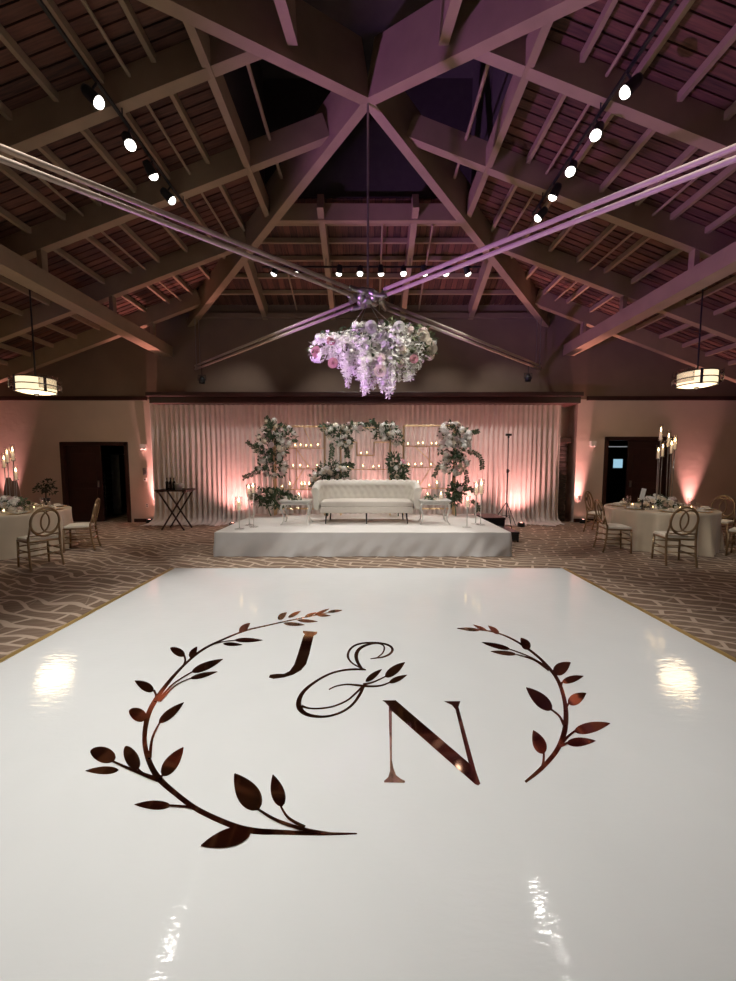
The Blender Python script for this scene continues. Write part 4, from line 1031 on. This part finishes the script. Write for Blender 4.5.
def candelabra(c, tubes, label, cz):
    # tubes: (px, flame top y, glass bottom y)
    t = thing('candle_stand', label, 'candle stand', c)
    MB().lathe([(0, 0), (.11, 0), (.11, .012), (.03, .02), (0, .02)], seg=24).build('base', M['goldm'], t, smooth=True)
    for i, (px, yt, yb, dy) in enumerate(tubes):
        a, b = at(px, yt, c.y+dy), at(px, yb, c.y+dy); p = Vector((b.x-c.x, dy, b.z-c.z)); h = a.z-b.z
        st_ = MB().tube([(p.x*.8, p.y*.8, .012), (p.x, p.y, p.z)], .008, 8).lathe([(0, 0), (.034, .0), (.036, .012), (0, .012)], p, 14).build('stem', M['steel'], t, smooth=True)
        MB().lathe([(.033, .012), (.036, .03), (.036, h*1.0)], p, 14).build('glass_holder', M['glass'], st_, smooth=True)
        MB().lathe([(0, .012), (.02, .012), (.02, h*.55), (0, h*.56)], p, 10).build('wax', M['wax'], st_, smooth=True)
        MB().lathe([(0, h*.55), (.009, h*.6), (.011, h*.66), (0, h*.85)], p, 8).build('flame', M['flame'], st_, smooth=True)
candelabra(Vector((at(659.5, 495, tr.y-.05).x, tr.y-.05, .757)), ((660.4, 424, 441, .02), (658, 445, 459, -.05), (662.3, 441, 457, .06)), 'tall three-candle stand on the right table, left one of the pair', 0)
candelabra(Vector((at(671, 495, tr.y+.05).x, tr.y+.05, .757)), ((668.2, 430, 447, -.02), (671, 438, 454, .05), (674.7, 435, 450, 0)), 'tall three-candle stand on the right table, right one of the pair', 0)
cl = at(10, 500, 6.95); cl.z = .757
candelabra(cl, ((13.2, 444, 461, .02), (7.6, 447, 463, -.04), (4.4, 453, 468, .05), (16.3, 465, 480, -.06)), 'tall four-candle stand on the left round table', 0)
vs = thing('tapered_vase', 'tall tapered brown vase pair joined at the base, behind the flowers of the left table', 'vase', (at(11.3, 500, 7.15).x, 7.15, .757))
vz = vs.location
for px, yt, w in ((8.2, 477.5, 4.2), (14.6, 480.5, 3.8)):
    a = at(px, yt, 7.15); dx = a.x-vz.x; hh = a.z-vz.z
    MB().lathe([(0, 0), (w*.021, 0), (w*.0185, hh*.55), (w*.011, hh*.93), (w*.008, hh), (0, hh)], (dx, 0, 0), 18).build('vase_body', mat('brown_ceramic', (.19, .11, .08), .5), vs, smooth=True)
pl = at(46, 500, 8.7)
pt = thing('potted_plant', 'dark small-leaved plant on a slim stand behind the left table', 'plant', (pl.x, 8.7, 0))
MB().lathe([(0, 0), (.14, 0), (.14, .02), (.02, .03), (.016, .72), (.07, .74), (.09, .82), (.08, .82), (0, .80)], seg=16).build('stand', M['black'], pt, smooth=True)
b = MB(); rnd = random.Random(3)
b.tube([(0, 0, .8), (.01, 0, 1.0), (0, 0, 1.1)], .012, 6)
for cx, cz, r in ((-.1, 1.02, .11), (.12, 1.0, .11), (0, 1.12, .12), (.1, 1.2, .08), (-.04, 1.05, .1)):
    for i in range(40):
        d = rdir(rnd); leaf_face(b, Vector((cx, 0, cz))+Vector((d.x*r, d.y*r, d.z*r*.5)), (d+Vector((0, 0, -.2))).normalized(), rdir(rnd), rnd.uniform(.05, .09), .018)
b.build('foliage', M['darkleaf'], pt, fix=False)
cd = at(642.4, 500, 7.0)
t = thing('table_number_card', 'white tilted card on a dark holder at the left of the right table centerpiece', 'card', (cd.x, 7.0, .757))
MB().rbox(-.035, .035, -.03, .03, 0, .02, .006).tube([(0, 0, .02), (0, 0, .20)], .012, 8).build('holder', M['black'], t)
m = MB(); m.xf = Matrix.Translation((0, 0, .30)) @ Matrix.Rotation(.2, 4, 'Y'); m.rbox(-.045, .045, -.004, .004, -.11, .11, .003).build('card', M['card'], t)
for i, (dx, dy) in enumerate(((-.35, -.3), (.32, -.38), (.42, .1), (-.42, .15), (.05, -.45))):
    candle(tr+Vector((dx, dy, 0)), 'lit votive candle beside the flowers of the right round table', 'votives on the right table', .07, .032)
    candle(tl+Vector((dx, dy, 0)), 'lit votive candle beside the flowers of the left round table', 'votives on the left table', .07, .032)
# ------------------------------------------------------------------ tray stand with bottles
q = ground(177, 529); TB = Vector((q.x, q.y, 0)); TH_ = at(177, 490, q.y).z
t = thing('tray_stand', 'dark wooden folding tray stand in front of the left drapes', 'tray stand', TB)
for sy in (-.2, .2):
    for s in (-1, 1):
        x0 = s*.34
        MB().beam((-x0*.86, sy+s*.025, 0), (x0*.9, sy+s*.025, TH_-.04), .035, .022, up=(0, 1, 0)).build('leg', M['maroon'], t)
m = MB()
for s in (-1, 1): m.rbox(s*.31-.02, s*.31+.02, -.26, .26, TH_-.05, TH_-.02, .006)
m.box(-.15, .15, -.215, -.195, TH_*.3, TH_*.3+.001) if False else None
m.build('top_rail', M['maroon'], t)
ty = thing('serving_tray', 'dark serving tray on the folding tray stand', 'tray', TB+Vector((0, 0, TH_-.019)))
MB().rbox(-.36, .36, -.26, .26, 0, .016, .006).build('tray_base', M['maroon'], ty)
m = MB()
for x0, x1, y0, y1 in ((-.38, -.355, -.26, .26), (.355, .38, -.26, .26), (-.36, .36, -.275, -.255), (-.36, .36, .255, .275)): m.rbox(x0, x1, y0, y1, .0, .04, .005)
m.build('tray_rim', M['maroon'], ty)
for i, px in enumerate((167.3, 170.8, 174.2)):
    p = at(px, 490, TB.y+(.03 if i % 2 else -.04)); p.z = TB.z+TH_-.003
    bt = thing('wine_bottle', 'dark wine bottle on the serving tray, %s from the left' % ORD[i], 'bottle', p, 0, 'wine bottles on the tray')
    MB().lathe([(0, 0), (.036, 0), (.037, .02), (.037, .18), (.03, .215), (.014, .235), (.013, .29), (0, .29)], seg=14).build('bottle_body', M['bottle'], bt, smooth=True)
    MB().lathe([(0, .27), (.0148, .27), (.0148, .31), (0, .312)], seg=12).build('cap', M['maroon'], bt, smooth=True)
p = at(178.6, 490, TB.y); p.z = TH_-.003
t = thing('ice_bucket', 'pale metal ice bucket beside the bottles on the serving tray', 'bucket', p)
MB().lathe([(0, 0), (.075, 0), (.095, .15), (.1, .17), (.093, .17), (.07, .01), (0, .01)], seg=20).build('bucket_body', M['silver'], t, smooth=True)
m = MB()
for s in (-1, 1): m.tube(smooth_path([(s*.09, -.03, .14), (s*.12, 0, .14), (s*.09, .03, .14)], 4), .006, 6)
m.build('handle', M['silver'], t, smooth=True)
# ------------------------------------------------------------------ tripod stand
YT = 9.42; p = Vector((at(506.5, 510, YT).x, YT, 0)); top = at(506.5, 436, YT).z
t = thing('tripod_stand', 'slim black tripod stand with a small device on top, right of the stage', 'tripod', p)
MB().tube([(0, 0, .25), (0, 0, top*.62)], .018, 8).tube([(0, 0, top*.6), (0, 0, top)], .011, 8).build('pole', M['black'], t, smooth=True)
MB().lathe([(0, top*.6), (.03, top*.6), (.03, top*.64), (0, top*.64)], seg=10).tube([(.02, 0, top*.62), (.06, 0, top*.62)], .012, 6).build('clamp', M['black'], t)
MB().rbox(-.075, .075, -.025, .025, top, top+.06, .01).rbox(-.02, .02, -.02, .02, top-.05, top, .006).build('device', M['black'], t)
for a in (PI*1.5, PI*.17, PI*.83):
    MB().tube([(.02*math.cos(a), .02*math.sin(a), .62), (.38*math.cos(a), .38*math.sin(a), .012)], .011, 6).build('leg', M['black'], t, smooth=True)
    MB().tube([(.015*math.cos(a), .015*math.sin(a), .3), (.24*math.cos(a), .24*math.sin(a), .26)], .007, 6).build('brace', M['black'], t)
# ------------------------------------------------------------------ dark stone pier in the recess, wall devices
a, b_ = at(558.5, 436, 10.5), at(566, 436, 10.5)
t = thing('stone_pier', 'dark stacked-stone pier with a mantel end, showing right of the white drapes', 'stone pier', ((a.x+b_.x)/2, 10.5, 0))
rnd = random.Random(9); z = 0; k = 0; hw = (b_.x-a.x)/2
ms = MB()
while z < 2.2:
    h = rnd.uniform(.09, .16); e = rnd.uniform(-.02, .02); ms.rbox(-hw-.35, hw+e, -.12+abs(e), .14, z, min(2.21, z+h-.008), .012); z += h
ms.build('stacked_stone', M['stone'], t)
MB().rbox(-hw-.4, hw+.06, -.2, .14, 2.2, 2.36, .012).build('mantel', M['maroon'], t)
def device(px, py, w, h, label, name, m, d=.05, holes=0, parts=()):
    c = at(px, py, YW); t = thing(name, label, parts[0] if parts else 'wall device', (c.x, YW, c.z))
    MB().rbox(-w/2, w/2, -d, 0, -h/2, h/2, .006).build('housing', m, t)
    return t
for px, py, s in ((144.2, 446.5, 'left'), (592, 443.5, 'right')):
    t = device(px, py, .15, .13, 'small white emergency light high on the plaster wall, beside the %s doorway' % s, 'emergency_light', M['plate'], .09, parts=('emergency light',))
    m = MB()
    for sx in (-1, 1): m.lathe([(0, -.02), (.028, -.02), (.034, .02), (0, .02)], (sx*.04, -.06, -.075), 10)
    m.build('lamp_head', M['plate'], t, smooth=True)
t = device(145.4, 471.5, .12, .2, 'grey keypad panel on the wall between the left doorway and the drapes', 'wall_keypad', M['keypad'], .03, parts=('keypad',))
m = MB()
for i in range(3):
    for j in range(4): m.rbox(-.035+i*.025, -.015+i*.025, -.036, -.03, -.06+j*.03, -.04+j*.03, .003)
m.build('button_pad', M['black'], t)
t = device(145.6, 479.5, .10, .10, 'small white thermostat just below the grey keypad panel', 'thermostat', M['plate'], .03, parts=('thermostat',))
MB().rbox(-.02, .02, -.034, -.03, -.02, .015, .003).build('dial', M['black'], t)
for px, py, lab in ((147.3, 505.5, 'white wall outlet low on the wall left of the drapes'), (579.3, 499, 'wall outlet low on the plaster right of the stone pier, left one of two'), (585.6, 499, 'wall outlet low on the plaster right of the stone pier, right one of two')):
    t = device(px, py, .075, .115 if px < 200 else .10, lab, 'wall_outlet', M['plate'] if px < 200 else M['keypad'], .012, parts=('outlet',))
    MB().rbox(-.018, .018, -.016, -.012, -.035, -.008, .002).rbox(-.018, .018, -.016, -.012, .008, .035, .002).build('socket', M['black'], t)
# ------------------------------------------------------------------ what shows through the doorways
YB = 11.6; fc = at(104, 500, YB)
def stacked_chair(loc, label, first=[None]):
    if first[0] is None:
        t = thing('stacking_chair', label, 'chair', loc, 0, 'stacked chairs in the storeroom')
        MB().rbox(-.22, .22, -.22, .22, .42, .46, .015).build('seat', M['black'], t)
        MB().rbox(-.21, .21, .2, .23, .55, .85, .012).build('backrest', M['black'], t)
        for sx in (-1, 1):
            MB().tube([(sx*.2, -.2, .43), (sx*.22, -.22, 0)], .012, 6).build('leg', M['steel'], t)
            MB().tube([(sx*.2, .215, .86), (sx*.2, .21, .43), (sx*.22, .24, 0)], .012, 6).build('leg', M['steel'], t)
        first[0] = t; return t
    return dup(first[0], loc, label=label)
for i in range(7): stacked_chair((fc.x, YB, .005+i*.145), 'dark stacking chair in the stack seen through the left doorway, %s from the floor' % ORD[i])
ga, gb = at(113, 500, 11.5), at(121, 500, 11.5)
rows = [[(ga.x+(gb.x-ga.x)*k/40, 11.5+.04*math.sin(k*.9+.5*math.sin(k*.3)), z) for k in range(41)] for z in (.05, .6, 1.2, 1.9)]
o = MB().grid(rows).build('hanging_curtain', M['grey_fabric'], smooth=True); o.modifiers.new('thickness', 'SOLIDIFY').thickness = .004
tag(o, 'grey pleated curtain hanging inside the left doorway', 'curtain')
tag(MB().tube([(ga.x-.3, 11.5, 1.92), (gb.x+.25, 11.5, 1.92)], .012, 8).build('curtain_rail', M['steel']), 'thin steel rail carrying the grey curtain in the left doorway', 'rail')
c = at(618, 446.5, 12.5)
t = thing('ceiling_strip_light', 'dim strip light on the ceiling seen through the right doorway', 'strip light', (c.x, 12.5, c.z))
MB().rbox(-.34, .34, -.1, .1, 0, .05, .008).build('housing', M['keypad'], t); MB().rbox(-.32, .32, -.09, .09, -.015, 0, .005).build('diffuser', M['strip'], t)
MB().tube([(0, 0, .05), (0, 0, 2.7-c.z)], .012, 6).build('hanger', M['black'], t)
c = at(617.5, 463.5, 13.58)
t = thing('wall_screen', 'small blue-lit screen on the far wall inside the right doorway', 'screen', (c.x, 13.6, c.z))
MB().rbox(-.20, .20, -.04, 0, -.19, .19, .01).build('frame', M['black'], t); MB().rbox(-.17, .17, -.046, -.04, -.16, .16, .003).build('display', M['screen'], t)
# ------------------------------------------------------------------ floor uplights
PINK = (1, .43, .40)
def uplight(x, y, tgt, power, label, ang=60, c=PINK):
    t = thing('floor_uplight', label, 'uplight', (x, y, 0), 0, 'pink floor uplights')
    MB().lathe([(0, 0), (.075, 0), (.08, .02), (.08, .10), (.07, .115), (.062, .10), (0, .10)], seg=18).build('housing', M['black'], t, smooth=True)
    MB().lathe([(.062, .10), (0, .112)], seg=18).build('lens', M['uplens'], t, smooth=True)
    m = MB()
    for s in (-1, 1): m.box(s*.085-.006, s*.085+.006, -.012, .012, 0, .09)
    m.build('bracket', M['black'], t)
    spot((x, y, .14), tgt, power, c, ang, 1., .04)
for px, lab, pw, dx, up in ((5, 'pink floor uplight at the wall behind the left round table', 520, 0, 0), (148.6, 'pink floor uplight in the corner between the left doorway and the drapes', 1100, .6, 1), (584, 'pink floor uplight at the wall right of the stone pier', 950, -.6, 1), (694, 'pink floor uplight at the wall behind the right round table', 420, 0, 0)):
    p = at(px, 500, YW-.17); uplight(p.x, p.y, (p.x+dx, YW-.22, 4.2) if up else (p.x, YW-.02, 3.2), pw, lab, 42)
for i, (px, pw, an, tz) in enumerate(((232, 150, 120, 2.2), (300, 110, 62, 1.9), (372, 105, 56, 1.9), (424, 110, 62, 1.9), (473, 140, 100, 2.1), (522, 145, 120, 2.2))):
    p = at(px, 500, 9.45); uplight(p.x, p.y, (p.x, 10.04, tz), pw, 'pink floor uplight at the foot of the ivory drapes, %s from the left' % ORD[i], an)
# ------------------------------------------------------------------ washes of the room outside the frame
spot((-5.3, 4.2, .25), (3.5, 5.7, 6.3), 1800, (.68, .30, 1.0), 57, .6, .12)      # violet wash lamp on the carpet left of the dance floor, outside the frame
spot((-10.2, 5.6, .3), (-6.95, 7.4, 3.2), 90, (.45, .28, 1.0), 34, .8, .1)        # second violet wash, by the left wall
wd = bpy.data.worlds.new('world'); sc.world = wd; wd.use_nodes = True
wd.node_tree.nodes['Background'].inputs[0].default_value = (.9, .75, .7, 1); wd.node_tree.nodes['Background'].inputs[1].default_value = .0
sc.view_settings.view_transform = 'Standard'; sc.view_settings.look = 'None'; sc.view_settings.gamma = 1; sc.view_settings.exposure = .22
sc.view_settings.use_curve_mapping = False
